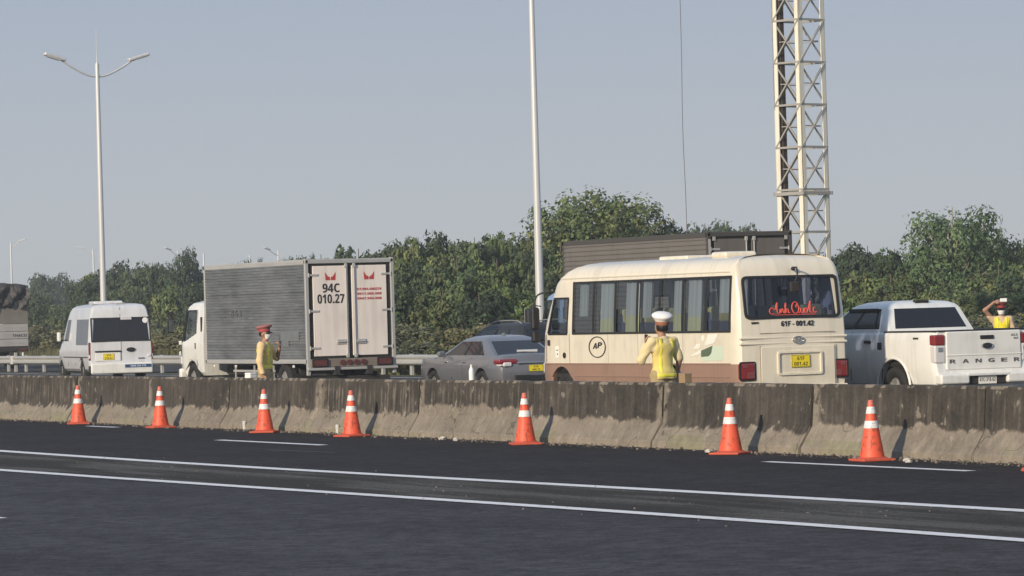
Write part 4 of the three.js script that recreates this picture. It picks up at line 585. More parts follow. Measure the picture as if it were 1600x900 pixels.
{
  const t = thing('suv', 'dark SUV roof showing behind the grey sedan', 'car', [39.65, 0, -80.5]), hw = 0.92; t.scale.y = 0.95;
  car(t, M.dark, M.tint, { len: 4.6, hw, belt: 1.02, wr: 0.35, arches: [{ z: -0.95, y: 0.36, r: 0.41 }, { z: -3.65, y: 0.36, r: 0.41 }],
    ks: levels([[0.25, 0.8, -0.1, -4.4], [0.36, 0.88, -0.02, -4.55], [0.55, 0.92, 0, -4.6], [0.75, 0.92, 0, -4.58], [0.88, 0.915, -0.01, -4.52], [0.97, 0.90, -0.03, -4.42], [1.02, 0.87, -0.05, -4.3], [1.04, 0.8, -0.07, -4.1], [1.06, 0.4, -0.08, -4.0], [1.065, 0, -0.09, -3.95]]),
    gh: levels([[1.0, 0.87, -0.10, -3.55], [1.06, 0.84, -0.14, -3.4], [1.50, 0.70, -0.42, -2.72], [1.58, 0.65, -0.5, -2.55], [1.63, 0.54, -0.62, -2.35], [1.66, 0.3, -0.8, -2.1], [1.665, 0, -1, -2.0]]), doors: [[0.1, 0.27], [0.3, 0.55], [0.58, 0.92]] });
  for (const s of [-1, 1]) { mesh('tail_lamp', box(0.18, 0.3, 0.16, s * 0.8, 0.92, -0.08, 0.04), M.red, t); mesh('roof_rail', tube([[s * 0.6, 1.63, -0.6], [s * 0.6, 1.69, -0.75], [s * 0.6, 1.69, -2.1], [s * 0.6, 1.64, -2.3]], 0.016), M.steel, t); }
}
// ------------------------------------------------------------------ people
function isoMesh(f, lo, hi, cell) {                             // surface nets over a distance field
  const n = [0, 1, 2].map(a => Math.ceil((hi[a] - lo[a]) / cell) + 1), F = new Float32Array(n[0] * n[1] * n[2]), id = (i, j, k) => (k * n[1] + j) * n[0] + i;
  for (let k = 0; k < n[2]; k++) for (let j = 0; j < n[1]; j++) for (let i = 0; i < n[0]; i++) F[id(i, j, k)] = f(lo[0] + i * cell, lo[1] + j * cell, lo[2] + k * cell);
  const vid = new Int32Array(F.length).fill(-1), pos = [], idx = [];
  const C = []; for (let c = 0; c < 8; c++) C.push([c & 1, c >> 1 & 1, c >> 2 & 1]);
  for (let k = 0; k + 1 < n[2]; k++) for (let j = 0; j + 1 < n[1]; j++) for (let i = 0; i + 1 < n[0]; i++) {
    let m = 0; const v = C.map(([a, b, c], q) => { const d = F[id(i + a, j + b, k + c)]; if (d < 0) m |= 1 << q; return d; }); if (!m || m === 255) continue;
    let x = 0, y = 0, z = 0, t = 0;
    for (let a = 0; a < 8; a++) for (const b of [1, 2, 4]) { const e = a ^ b; if (e < a || (v[a] < 0) === (v[e] < 0)) continue; const s = v[a] / (v[a] - v[e]); x += lerp(C[a][0], C[e][0], s); y += lerp(C[a][1], C[e][1], s); z += lerp(C[a][2], C[e][2], s); t++; }
    vid[id(i, j, k)] = pos.length / 3; pos.push(lo[0] + (i + x / t) * cell, lo[1] + (j + y / t) * cell, lo[2] + (k + z / t) * cell);
  }
  const ax = [[1, 0, 0], [0, 1, 0], [0, 0, 1]];
  for (let k = 1; k + 1 < n[2]; k++) for (let j = 1; j + 1 < n[1]; j++) for (let i = 1; i + 1 < n[0]; i++) for (let a = 0; a < 3; a++) {
    const d = ax[a], p = F[id(i, j, k)] < 0, q = F[id(i + d[0], j + d[1], k + d[2])] < 0; if (p === q) continue;
    const u = ax[(a + 1) % 3], w = ax[(a + 2) % 3], g = (s, r) => vid[id(i - s * u[0] - r * w[0], j - s * u[1] - r * w[1], k - s * u[2] - r * w[2])], A = g(1, 1), B = g(0, 1), D = g(0, 0), E = g(1, 0);
    if (p) idx.push(A, B, D, A, D, E); else idx.push(A, D, B, A, E, D);
  }
  const g = new THREE.BufferGeometry(); g.setAttribute('position', new THREE.Float32BufferAttribute(pos, 3)); g.setIndex(idx); g.computeVertexNormals(); return g;
}
function capsule(b, x, y, z) {                                  // b: [ax, ay, az, ra, bx, by, bz, rb, flatten z]
  const dx = b[4] - b[0], dy = b[5] - b[1], dz = b[6] - b[2], px = x - b[0], py = y - b[1], pz = z - b[2], t = clamp((px * dx + py * dy + pz * dz) / (dx * dx + dy * dy + dz * dz + 1e-9)), fl = b[8] || 1;
  return Math.hypot(px - dx * t, py - dy * t, (pz - dz * t) * fl) - lerp(b[3], b[7], t);
}
const smin = (a, b, k) => { const h = Math.max(k - Math.abs(a - b), 0) / k; return Math.min(a, b) - h * h * k * 0.25; };
function field(bones, grow = 0, k = 0.035, clip) { return (x, y, z) => { let d = 9; for (const b of bones) d = smin(d, capsule(b, x, y, z), k); d -= grow; return clip ? Math.max(d, clip(x, y, z)) : d; }; }
const bone = (a, ra, b, rb, fl) => [...a, ra, ...b, rb, fl];
const add = (a, b, s = 1) => a.map((v, i) => v + b[i] * s), sub = (a, b) => a.map((v, i) => v - b[i]), unit = a => { const l = Math.hypot(...a) || 1; return a.map(v => v / l); }, crs = (a, b) => [a[1] * b[2] - a[2] * b[1], a[2] * b[0] - a[0] * b[2], a[0] * b[1] - a[1] * b[0]];
function handBones(w, dir, palm, side, curl) {                  // wrist, pointing direction, palm normal, which side the thumb leaves
  const d = unit(dir), pn = unit(sub(palm, d.map(v => v * (palm[0] * d[0] + palm[1] * d[1] + palm[2] * d[2])))), s = crs(d, pn).map(v => v * side), out = [];
  const k0 = add(w, d, 0.02), kn = i => add(add(w, d, 0.085 - 0.004 * Math.abs(i - 1.2)), s, (1.5 - i) * 0.019);
  out.push(bone(add(k0, s, 0.014), 0.016, kn(0), 0.013), bone(k0, 0.016, kn(1), 0.013), bone(k0, 0.016, kn(2), 0.013), bone(add(k0, s, -0.014), 0.015, kn(3), 0.012));
  [0.068, 0.076, 0.070, 0.054].forEach((L, i) => { let p = kn(i), a = curl * 0.5; for (const q of [0.45, 0.32, 0.23]) { const v = add(d.map(c => c * Math.cos(a)), pn, Math.sin(a)), e = add(p, v, L * q); out.push(bone(p, 0.0095, e, 0.0082)); p = e; a += curl * 0.75; } });
  const t0 = add(add(w, d, 0.025), s, 0.02), t1 = add(add(t0, s, 0.026), d, 0.028), t2 = add(add(t1, d, 0.028), pn, 0.018 * curl), t3 = add(add(t2, d, 0.016), pn, 0.016 * curl);
  out.push(bone(t0, 0.015, t1, 0.012), bone(t1, 0.0115, t2, 0.010), bone(t2, 0.010, t3, 0.0085)); return out;
}
function officer({ label, pos, turn, armL, armR, cap, capBand, shirt, vest, mask, hem = 0.97, capSize = 1, capTall = 1, headTurn = 0, headTilt = 0, group }) {
  const t = thing('person', label, 'person', pos, turn, group);
  const skin = mat(0.36, 0.20, 0.13, 0.6), tr = mat(0.40, 0.31, 0.17, 0.9);
  const sh = s => [s * 0.185, 1.385, 0], legs = [], torso = [bone([0, 0.95, 0], 0.125, [0, 1.12, 0.01], 0.118, 1.25), bone([0, 1.12, 0.01], 0.12, [0, 1.30, 0.0], 0.128, 1.25), bone([-0.07, 1.30, 0], 0.105, [0.07, 1.30, 0], 0.105, 1.15), bone([-0.17, 1.385, 0], 0.062, [0.17, 1.385, 0], 0.062), bone([0, 1.38, -0.005], 0.07, [0, 1.47, 0.01], 0.056)];
  for (const s of [-1, 1]) legs.push(bone([s * 0.085, 0.92, 0], 0.098, [s * 0.10, 0.50, 0.015], 0.066), bone([s * 0.10, 0.50, 0.015], 0.064, [s * 0.105, 0.10, -0.01], 0.043), bone([s * 0.105, 0.05, -0.02], 0.042, [s * 0.12, 0.04, 0.15], 0.034));
  const arms = [], hands = [];
  for (const [s, a] of [[1, armL], [-1, armR]]) { arms.push([bone(sh(s), 0.056, a.elbow, 0.043), bone(a.elbow, 0.043, a.wrist, 0.029)]); const d = sub(a.wrist, a.elbow); hands.push(handBones(a.wrist, a.dir || d, a.palm, a.thumb, a.curl)); }
  const hd = (x, y, z) => { const c = Math.cos(headTurn), s = Math.sin(headTurn), yy = y - 1.5; return [c * x - s * z, yy, s * x + c * z]; };
  const head = (x, y, z) => {
    let [u, v, w] = hd(x, y, z); const ct = Math.cos(headTilt), stt = Math.sin(headTilt); [v, w] = [ct * v + stt * w, -stt * v + ct * w];
    let d = Math.hypot(u / 0.078, (v - 0.105) / 0.098, (w - 0.0) / 0.098) - 1; d *= 0.078;
    d = smin(d, capsule([0, 0.02, 0.045, 0.042, 0, 0.075, 0.055, 0.05], u, v, w), 0.03);                      // jaw and cheeks
    d = smin(d, capsule([0, 0.095, 0.098, 0.008, 0, 0.058, 0.108, 0.013], u, v, w), 0.012);                  // nose
    for (const q of [-1, 1]) { d = smin(d, Math.hypot((u - q * 0.080) / 0.5, (v - 0.075) / 1.2, w - 0.0) - 0.022, 0.01); d = Math.max(d, -(Math.hypot(u - q * 0.03, v - 0.092, w - 0.108) - 0.014)); }
    d = smin(d, capsule([-0.02, 0.028, 0.092, 0.007, 0.02, 0.028, 0.092, 0.007], u, v, w), 0.006);
    return d;
  };
  const all = [...torso, ...legs, ...arms.flat()], body = field(all), full = (x, y, z) => y > 1.4 ? smin(body(x, y, z), head(x, y, z), 0.02) : body(x, y, z);
  const xs = [...all, ...hands.flat()].flatMap(b => [b[0], b[4]]), zs = [...all].flatMap(b => [b[2], b[6]]), x0 = Math.min(...xs) - 0.14, x1 = Math.max(...xs) + 0.14, z0 = Math.min(...zs) - 0.17, z1 = Math.max(...zs) + 0.17, ys = Math.max(1.45, armL.wrist[1], armR.wrist[1], armL.elbow[1], armR.elbow[1]);
  const parts = [];
  parts[0] = isoMesh(full, [x0, -0.02, z0], [x1, Math.max(1.75, ys + 0.1), z1], 0.0155);
  hands.forEach((hb, i) => { const a = i ? armR : armL; parts.push(isoMesh(field([...hb, bone(add(a.wrist, unit(sub(a.wrist, a.elbow)), -0.04), 0.030, a.wrist, 0.027)], 0, 0.008), add(a.wrist, [-0.19, -0.19, -0.19]), add(a.wrist, [0.19, 0.19, 0.19]), 0.0055)); });
  mesh('body', parts, skin, t);
  // clothes: the same bones, a little larger and cut at hem, cuff and collar
  const sleeveEnd = i => { const a = i ? armR : armL, s = sh(i ? -1 : 1); return a.long ? lerp3(a.elbow, a.wrist, 0.9) : lerp3(s, a.elbow, 0.9); };
  function lerp3(a, b, k) { return a.map((v, q) => lerp(v, b[q], k)); }
  const shirtBones = [...torso]; arms.forEach((a, i) => { const A = i ? armR : armL; shirtBones.push(A.long ? a[0] : [...a[0].slice(0, 4), ...sleeveEnd(i), 0.052]); if (A.long) shirtBones.push([...a[1].slice(0, 4), ...sleeveEnd(i), 0.036]); });
  const top = (x, y, z) => Math.max(0.90 - y, y - 1.455 - 0.15 * Math.max(0, -z));
  const fold = (f, a) => (x, y, z) => f(x, y, z) + a * Math.sin(31 * y + 9 * x + 2.5 * Math.sin(17 * z + 8 * y + pos[2])) * Math.sin(13 * x - 7 * z + 11 * y);
  mesh('shirt', isoMesh(fold(field(shirtBones, 0.013, 0.035, top), 0.006), [x0, 0.86, z0], [x1, ys + 0.14, z1], 0.014), mat(...shirt, 0.9), t);
  mesh('trousers', isoMesh(fold(field([torso[0], ...legs.filter((_, i) => i % 3 !== 2)], 0.016, 0.04, (x, y, z) => Math.max(0.07 - y, y - 0.985)), 0.007), [-0.3, 0.03, -0.26], [0.3, 1.02, 0.26], 0.016), tr, t);
  mesh('belt', isoMesh(field([torso[0]], 0.022, 0.03, (x, y, z) => Math.max(0.925 - y, y - 0.965)), [-0.24, 0.9, -0.22], [0.24, 0.99, 0.22], 0.012), M.black, t);
  mesh('shoes', isoMesh(field(legs.filter((_, i) => i % 3 === 2), 0.012, 0.01, (x, y, z) => Math.max(-y, y - 0.10)), [-0.25, -0.02, -0.12], [0.25, 0.14, 0.24], 0.012), M.black, t);
  const vestField = grow => field([...torso.slice(0, 4), bone([-0.05, 0.9, 0], 0.128, [0.05, 0.9, 0], 0.128, 1.12)], grow, 0.035, (x, y, z) => Math.max(hem - y, y - 1.43, Math.abs(x) - 0.165, (y > 1.3 && z > 0) ? (0.075 - 0.5 * (1.43 - y)) - Math.abs(x) + 0 : -1, y > 1.36 ? 0.06 - Math.abs(x) : -1));
  const vm = mesh('vest', isoMesh(fold(vestField(0.027), 0.005), [-0.26, hem - 0.04, -0.24], [0.26, 1.47, 0.24], 0.012), mat(...vest, 0.8), t);
  const stripe = (cond) => isoMesh(((f) => (x, y, z) => Math.max(f(x, y, z), cond(x, y, z)))(vestField(0.031)), [-0.26, hem - 0.04, -0.24], [0.26, 1.47, 0.24], 0.0105);
  mesh('reflective_band', [stripe((x, y) => Math.abs(y - hem - 0.055) - 0.026), stripe((x, y) => Math.max(Math.abs(Math.abs(x) - 0.10) - 0.022, hem + 0.09 - y))], mat(0.80, 0.74, 0.07, 0.5), vm);
  // cap: band, flared crown, visor
  const place = g => { g.translate(0, -0.15, 0).scale(capSize, capSize, capSize).translate(0, 0.15, 0); g.rotateX(headTilt * -1); g.rotateY(-headTurn); g.translate(0, 1.5, 0); return g; };
  const crown = lathe([[0.098, 0.155], [0.103, 0.185], [0.138, 0.222], [0.148, 0.24], [0.142, 0.262], [0.105, 0.284], [0.05, 0.295], [0, 0.297]], 32).translate(0, -0.155, 0).scale(0.94, capTall, 1.06).translate(0, 0.155, 0).applyMatrix4(new THREE.Matrix4().makeRotationX(-0.16)).translate(0, 0.002, 0.03);
  const c = mesh('cap', place(crown), mat(...cap, 0.75), t);
  mesh('cap_band', place(lathe([[0.092, 0.128], [0.099, 0.128], [0.102, 0.176], [0.092, 0.176]], 32).scale(0.94, 1, 1.08).rotateX(-0.1).translate(0, 0, 0.015)), mat(...capBand, 0.7), c);
  const vs = []; const nv = 16; for (let i = 0; i < nv; i++) for (let j = 0; j < 3; j++) { const P = (a, b) => { const th = lerp(-1.15, 1.15, a / nv), r = lerp(0.088, 0.088 + 0.062 * Math.cos(th * 1.25), b / 3); return [Math.sin(th) * r, 0.138 - 0.035 * (b / 3) - 0.012 * Math.abs(th), Math.cos(th) * r * 1.06 + 0.012]; }; const A = P(i, j), B = P(i + 1, j), C = P(i + 1, j + 1), D = P(i, j + 1); vs.push(...A, ...C, ...B, ...A, ...D, ...C); }
  const vg = new THREE.BufferGeometry(); vg.setAttribute('position', new THREE.Float32BufferAttribute(vs, 3)); vg.computeVertexNormals(); mesh('visor', place(plain(vg)), M.black, c);
  mesh('hair', place(plain(isoMesh((x, y, z) => Math.max(Math.hypot(x / 0.083, (y - 0.1) / 0.1, (z + 0.004) / 0.101) * 0.083 - 0.083 , z - 0.02, 0.04 - y, y - 0.15), [-0.11, 0.0, -0.13], [0.11, 0.18, 0.06], 0.009))), M.black, t);
  if (mask) mesh('face_mask', place(plain(isoMesh((x, y, z) => Math.max(Math.abs(smin(Math.hypot(x / 0.078, (y - 0.105) / 0.098, z / 0.098) * 0.078 - 0.078, capsule([0, 0.02, 0.045, 0.046, 0, 0.07, 0.07, 0.046], x, y, z), 0.03) - 0.009) - 0.005, 0.03 - z, -0.015 - y, y - 0.078), [-0.11, -0.04, 0.0], [0.11, 0.1, 0.15], 0.008))), mat(0.82, 0.83, 0.84, 0.8), t);
  return t;
}
const khaki = [0.74, 0.54, 0.29], PEOPLE = 'traffic officers on the far carriageway';
officer({ label: 'officer in a red cap and white mask, hand at chin, beside the box truck', pos: [24.9, 0, -62.03], turn: 0.85, capSize: 0.94, capTall: 0.72, headTurn: -0.1, shirt: khaki, vest: [0.70, 0.56, 0.16], cap: [0.34, 0.13, 0.12], capBand: [0.42, 0.05, 0.06], mask: true, group: PEOPLE,
  armR: { elbow: [-0.265, 1.12, -0.01], wrist: [-0.27, 0.88, 0.05], palm: [1, 0, 0.1], thumb: 1, curl: 0.5, long: true }, armL: { elbow: [0.28, 1.16, 0.12], wrist: [0.15, 1.33, 0.22], palm: [-0.6, 0, -0.8], thumb: -1, curl: 1.15, dir: [-0.25, 0.95, 0.1] } });
officer({ label: 'officer in a white cap seen from behind, speaking into a handset by the bus', pos: [25.15, 0, -47.7], turn: -2.98, hem: 0.86, capSize: 1.06, headTurn: 0.35, headTilt: 0.05, shirt: [0.72, 0.60, 0.34], vest: [0.72, 0.58, 0.20], cap: [0.84, 0.82, 0.80], capBand: [0.30, 0.12, 0.07], mask: false, group: PEOPLE,
  armL: { elbow: [0.285, 1.13, 0.13], wrist: [0.14, 1.35, 0.21], palm: [-0.7, 0, -0.7], thumb: -1, curl: 1.1, dir: [-0.25, 0.95, 0.05], long: true }, armR: { elbow: [-0.265, 1.13, -0.03], wrist: [-0.27, 0.89, 0.05], palm: [1, 0, 0.2], thumb: 1, curl: 0.6 } });
officer({ label: 'officer in a yellow vest behind the pickup with one arm raised over the cap', pos: [45.35, 0, -70.3], turn: -0.38, capTall: 0.75, shirt: [0.62, 0.47, 0.32], vest: [0.80, 0.68, 0.03], cap: [0.20, 0.04, 0.035], capBand: [0.30, 0.03, 0.03], mask: true, group: PEOPLE,
  armR: { elbow: [-0.37, 1.59, 0.08], wrist: [-0.17, 1.76, 0.14], palm: [0, -0.5, -1], thumb: -1, curl: 0.8, dir: [1, 0.22, 0.05] }, armL: { elbow: [0.26, 1.14, -0.02], wrist: [0.25, 0.9, 0.1], palm: [-1, 0, 0.1], thumb: -1, curl: 0.5 } });
// what they hold, and the small things left on the barrier
{
  const h = thing('handset', 'black radio handset in the hand of the officer in the red cap', 'radio', [24.9, 0, -62.03], 0.85), at = (x, y, z) => g => g.translate(x, y, z);
  mesh('case', at(0.122, 1.405, 0.235)(box(0.045, 0.11, 0.03, 0, 0, 0, 0.008)), M.black, h); mesh('antenna', cyl(0.006, 0.004, 0.09, 0.135, 1.5, 0.235), M.black, h);
  const h2 = thing('handset', 'dark handset held at the mouth of the officer in the white cap', 'radio', [25.15, 0, -47.7], -2.98);
  mesh('case', at(0.115, 1.43, 0.225)(box(0.045, 0.12, 0.03, 0, 0, 0, 0.008)), M.black, h2); mesh('antenna', cyl(0.006, 0.004, 0.09, 0.13, 1.53, 0.225), M.black, h2);
  const ph = thing('phone', 'white phone held up by the officer behind the pickup', 'phone', [45.35, 0, -70.3], -0.38);
  mesh('case', box(0.15, 0.075, 0.02, 0.03, 1.80, 0.155, 0.006), mat(0.82, 0.83, 0.84, 0.35), ph); mesh('screen', box(0.13, 0.06, 0.004, 0.03, 1.80, 0.144), M.black, ph);
  const b = thing('plastic_bottle', 'white plastic bottle standing on the barrier in front of the sedan', 'bottle', [24.0, 0.858, -51.61]);
  mesh('bottle_body', lathe([[0, 0], [0.036, 0.002], [0.04, 0.01], [0.04, 0.13], [0.034, 0.165], [0.016, 0.20], [0.014, 0.215]], 20), mat(0.8, 0.8, 0.78, 0.4), b); mesh('bottle_cap', cyl(0.017, 0.017, 0.025, 0, 0.225, 0, 'y', 14), M.white, b);
  const fb = thing('foam_box', 'small white foam box on the barrier beside the officer in the red cap', 'box', [24.0, 0.858, -60.45], 0.3);
  mesh('tray', box(0.15, 0.06, 0.15, 0, 0.03, 0, 0.012), mat(0.82, 0.81, 0.78, 0.7), fb); mesh('lid', box(0.155, 0.035, 0.155, 0, 0.075, 0, 0.015), mat(0.84, 0.83, 0.80, 0.7), fb);
  const cb = thing('cardboard_box', 'small brown carton on the barrier beside the officer in the white cap', 'box', [24.0, 0.858, -44.9], 0.2);
  mesh('carton', box(0.12, 0.115, 0.13, 0, 0.058, 0, 0.004), mat(0.30, 0.21, 0.12, 0.9), cb); mesh('flap', [box(0.125, 0.012, 0.065, 0, 0.121, 0.034), box(0.125, 0.012, 0.062, 0, 0.122, -0.034)], mat(0.36, 0.26, 0.16, 0.9), cb);
}
// ------------------------------------------------------------------ lamp posts, mast, wire
const poleMat = mat(0.62, 0.63, 0.64, 0.45, { metalness: 0.2, map: grime });
function lampPost(label, pos, h, r0, r1, arms, group, rod = true) {
  const t = thing('lamp_post', label, 'lamp post', pos, 0, group);
  mesh('base', [cyl(r0 * 2, r0 * 1.9, 0.06, 0, 0.03, 0, 'y', 20), cyl(r0 * 1.3, r0 * 1.15, 0.5, 0, 0.31, 0, 'y', 20)], poleMat, t);
  mesh('pole', lathe([[r0, 0.06], [r0, 0.5], [lerp(r0, r1, 0.5), h / 2], [r1, h], [0, h + 0.02]], 24), poleMat, t);
  if (rod) mesh('rod', cyl(0.02, 0.008, 1.3, 0, h + 0.62, 0, 'y', 8), poleMat, t);
  for (const [dx, dz] of arms) {
    mesh('arm', tube([[0, h - 0.5, 0], [dx * 0.3, h - 0.42, dz * 0.3], [dx * 0.75, h - 0.12, dz * 0.75], [dx, h + 0.1, dz]], r1 * 0.5, 16), poleMat, t);
    const l = Math.hypot(dx, dz), o = mesh('lamp_head', box(0.85, 0.13, 0.28, 0.3, 0, 0, 0.05), poleMat, t); o.position.set(dx, h + 0.16, dz); o.rotation.set(0, -Math.atan2(dz, dx), 0.28, 'YXZ');
    mesh('lens', box(0.55, 0.03, 0.22, 0.35, -0.07, 0, 0.01), M.lens, o);
  }
  return t;
}
lampPost('tall grey lamp post beside the front of the cream bus', [47.85, 0, -98.15], 11.3, 0.125, 0.075, [[-1.4, 0], [1.4, 0]], 'lamp posts along the guard rail');
lampPost('tall grey double-arm lamp post behind the white van', [47.85, 0, -135.1], 11.45, 0.125, 0.075, [[-1.35, 0], [1.35, 0]], 'lamp posts along the guard rail');
for (const [x, z, h, l, a] of [[132, -402.4, 10.7, 'thin distant lamp post above the tarpaulin truck', [[0.9, 0.4]]], [140.1, -398.5, 9.7, 'thin distant lamp post just before the tall one by the van', [[-1, -0.4]]], [151, -393.3, 8.9, 'thin distant lamp post rising at the front of the steel cargo box', []], [148.5, -394.6, 9.3, 'distant lamp head beside the tallest tree by the truck cab', [[-1, 0.3]]], [158.4, -389.9, 9.0, 'distant lamp head above the roof of the steel cargo box', [[-1.2, 0.4]]], [130, -402, 8.2, 'faint distant lamp post at the picture edge', []], [155.5, -391, 8.6, 'short distant post above the steel cargo box roof', []]]) lampPost(l, [x, 0, z], h, 0.14, 0.09, a, 'distant lamp posts over the trees', false);
{
  const t = thing('lattice_mast', 'cream painted steel lattice mast rising behind the bus', 'mast', [56.1, 0, -97.35], 0.27), a = 0.525, H = 15, ph = 1.235;
  const cream = mat(0.77, 0.74, 0.64, 0.55, { map: texture(256, 256, (u, v) => { const r = sstep(0.68, 0.82, fbm(u * 10, v * 10, 81, 10, 10)); return [lerp(1, 0.55, r), lerp(1, 0.34, r), lerp(1, 0.2, r)]; }) }), steel = mat(0.33, 0.32, 0.30, 0.6);
  const angle = (sx, sy) => merge([box(0.17, H, 0.03, -sx * 0.07, H / 2, 0), box(0.03, H, 0.17, 0, H / 2, -sy * 0.07)]);
  for (const [sx, sy] of [[1, 1], [1, -1], [-1, 1], [-1, -1]]) { const l = mesh('leg', angle(sx, sy), cream, t); l.position.set(sx * a, 0, sy * a); }
  const horiz = plain(box(2 * a, 0.06, 0.04)), diag = plain(bar([-a, 0, 0], [a, ph, 0], 0.045, 0.03)), mid = plain(box(a * 1.2, 0.028, 0.028)), plateG = plain(box(0.16, 0.16, 0.015));
  for (let f = 0; f < 4; f++) for (let i = 0; i * ph < H - ph; i++) {
    const y = 0.2 + i * ph, put = (n, g, yy, off, fl) => { const o = mesh(n, g, steel, t); o.rotation.y = f * Math.PI / 2 + (fl ? Math.PI : 0); o.position.set(Math.sin(f * Math.PI / 2) * (a + off), yy, Math.cos(f * Math.PI / 2) * (a + off)); };
    put('crossbar', horiz, y, 0); put('brace', diag, y, 0.02, false); put('brace', diag, y, -0.02, true); put('stay', mid, y + ph / 2, -0.05);
  }
  mesh('cable_run', [bar([-0.36, 0, -0.42], [-0.36, H, -0.42], 0.16, 0.10), ...[0, 1, 2].map(i => cyl(0.03, 0.03, H, -0.42 + i * 0.06, H / 2, -0.34, 'y', 8))], mat(0.05, 0.035, 0.028, 0.8), t);
  mesh('footing', box(1.5, 0.2, 1.5, 0, 0.06, 0, 0.03), mat(0.35, 0.33, 0.3, 0.9), t);
  mesh('collar', [0, 1, 2, 3].map(f => box(2 * a + 0.2, 0.10, 0.05, 0, 0, a + 0.06).rotateY(f * Math.PI / 2).translate(0, 5.03, 0)), steel, t);
}
single('wire', tube([[63.84, 15.5, -119.05], [63.85, 11, -119.05], [63.82, 8, -119.06], [63.87, 5.5, -119.07], [63.86, 3, -119.07], [63.86, 0, -119.07]], 0.013, 60, 6), mat(0.16, 0.16, 0.18, 0.6), 'thin dark wire hanging straight down behind the bus', 'wire');

// ------------------------------------------------------------------ trees and shrubs
function leafCloud(seed, lobes, count, size, pal) {              // lobes: [x, y, z, rx, ry, rz], each broken into small tufts of leaves
  const r = rng(seed), pos = [], col = [], n = V(), u = V(), w = V(), c = V(), tufts = [];
  for (const L of lobes) {
    const k = Math.round(26 * Math.pow(L[3] * L[4] * L[5] / 0.0035, 0.55)) + 6, lc = 0.8 + 0.45 * r();
    for (let i = 0; i < k; i++) {
      n.set(r() * 2 - 1, r() * 1.7 - 0.7, r() * 2 - 1).normalize(); const d = 0.45 + 0.6 * Math.pow(r(), 0.5), p = pal[Math.floor(r() * pal.length)], q = lc * (0.7 + 0.6 * r());
      tufts.push({ x: L[0] + n.x * L[3] * d, y: L[1] + n.y * L[4] * d, z: L[2] + n.z * L[5] * d, r: (0.028 + 0.04 * r()) * (0.7 + 2.2 * L[3]), nx: n.x, ny: n.y, nz: n.z, c: p.map(v => v * q) });
    }
  }
  for (let i = 0; i < count; i++) {
    const t = tufts[Math.floor(r() * tufts.length)];
    n.set(r() * 2 - 1, r() * 2 - 1, r() * 2 - 1).normalize(); const rad = t.r * (0.5 + 0.65 * Math.pow(r(), 0.6)) * (r() < 0.08 ? 1.35 : 1);
    c.set(t.x + n.x * rad, t.y + n.y * rad * 0.8, t.z + n.z * rad); if (c.y < 0.01) c.y = 0.01 + r() * 0.05;
    n.multiplyScalar(0.8); n.x += t.nx * 0.5 + (r() - 0.5); n.y += t.ny * 0.4 + 0.35 + (r() - 0.5); n.z += t.nz * 0.5 + (r() - 0.5); n.normalize();
    u.set(r() - 0.5, r() - 0.7, r() - 0.5).cross(n).normalize(); w.crossVectors(n, u); const s = size * (0.55 + 0.9 * r()), h = s * (0.4 + 0.3 * r());
    const A = c.clone().addScaledVector(u, s), B = c.clone().addScaledVector(w, h).addScaledVector(n, -h * 0.3), D = c.clone().addScaledVector(u, -s * 0.9), E = c.clone().addScaledVector(w, -h).addScaledVector(n, -h * 0.3);
    for (const p of [A, B, D, A, D, E]) pos.push(p.x, p.y, p.z);
    const k2 = 0.8 + 0.4 * r(); for (let j = 0; j < 6; j++) col.push(t.c[0] * k2, t.c[1] * k2, t.c[2] * k2);
  }
  const g = new THREE.BufferGeometry(); g.setAttribute('position', new THREE.Float32BufferAttribute(pos, 3)); g.setAttribute('color', new THREE.Float32BufferAttribute(col, 3)); g.computeVertexNormals(); return plain(g);
}
const leafMats = [[0.95, 1.02, 1], [1.06, 1.08, 0.95], [0.8, 0.95, 1.0], [1.2, 1.27, 1.1], [1.0, 1.18, 0.88]].map(c => { const m = new THREE.MeshPhysicalMaterial({ vertexColors: true, roughness: 0.7, side: THREE.DoubleSide }); m.color.setRGB(...c); return m; }), bark = mat(0.13, 0.105, 0.08, 0.95), paleBark = mat(0.36, 0.33, 0.27, 0.9);
const PAL = { dark: [[0.032, 0.050, 0.020], [0.047, 0.070, 0.026], [0.026, 0.042, 0.018]], mid: [[0.066, 0.09, 0.03], [0.086, 0.108, 0.035], [0.048, 0.072, 0.025], [0.112, 0.12, 0.044]], light: [[0.10, 0.138, 0.052], [0.12, 0.16, 0.06], [0.072, 0.105, 0.038]], scrub: [[0.10, 0.105, 0.045], [0.13, 0.115, 0.06], [0.085, 0.09, 0.035], [0.15, 0.13, 0.075]] };
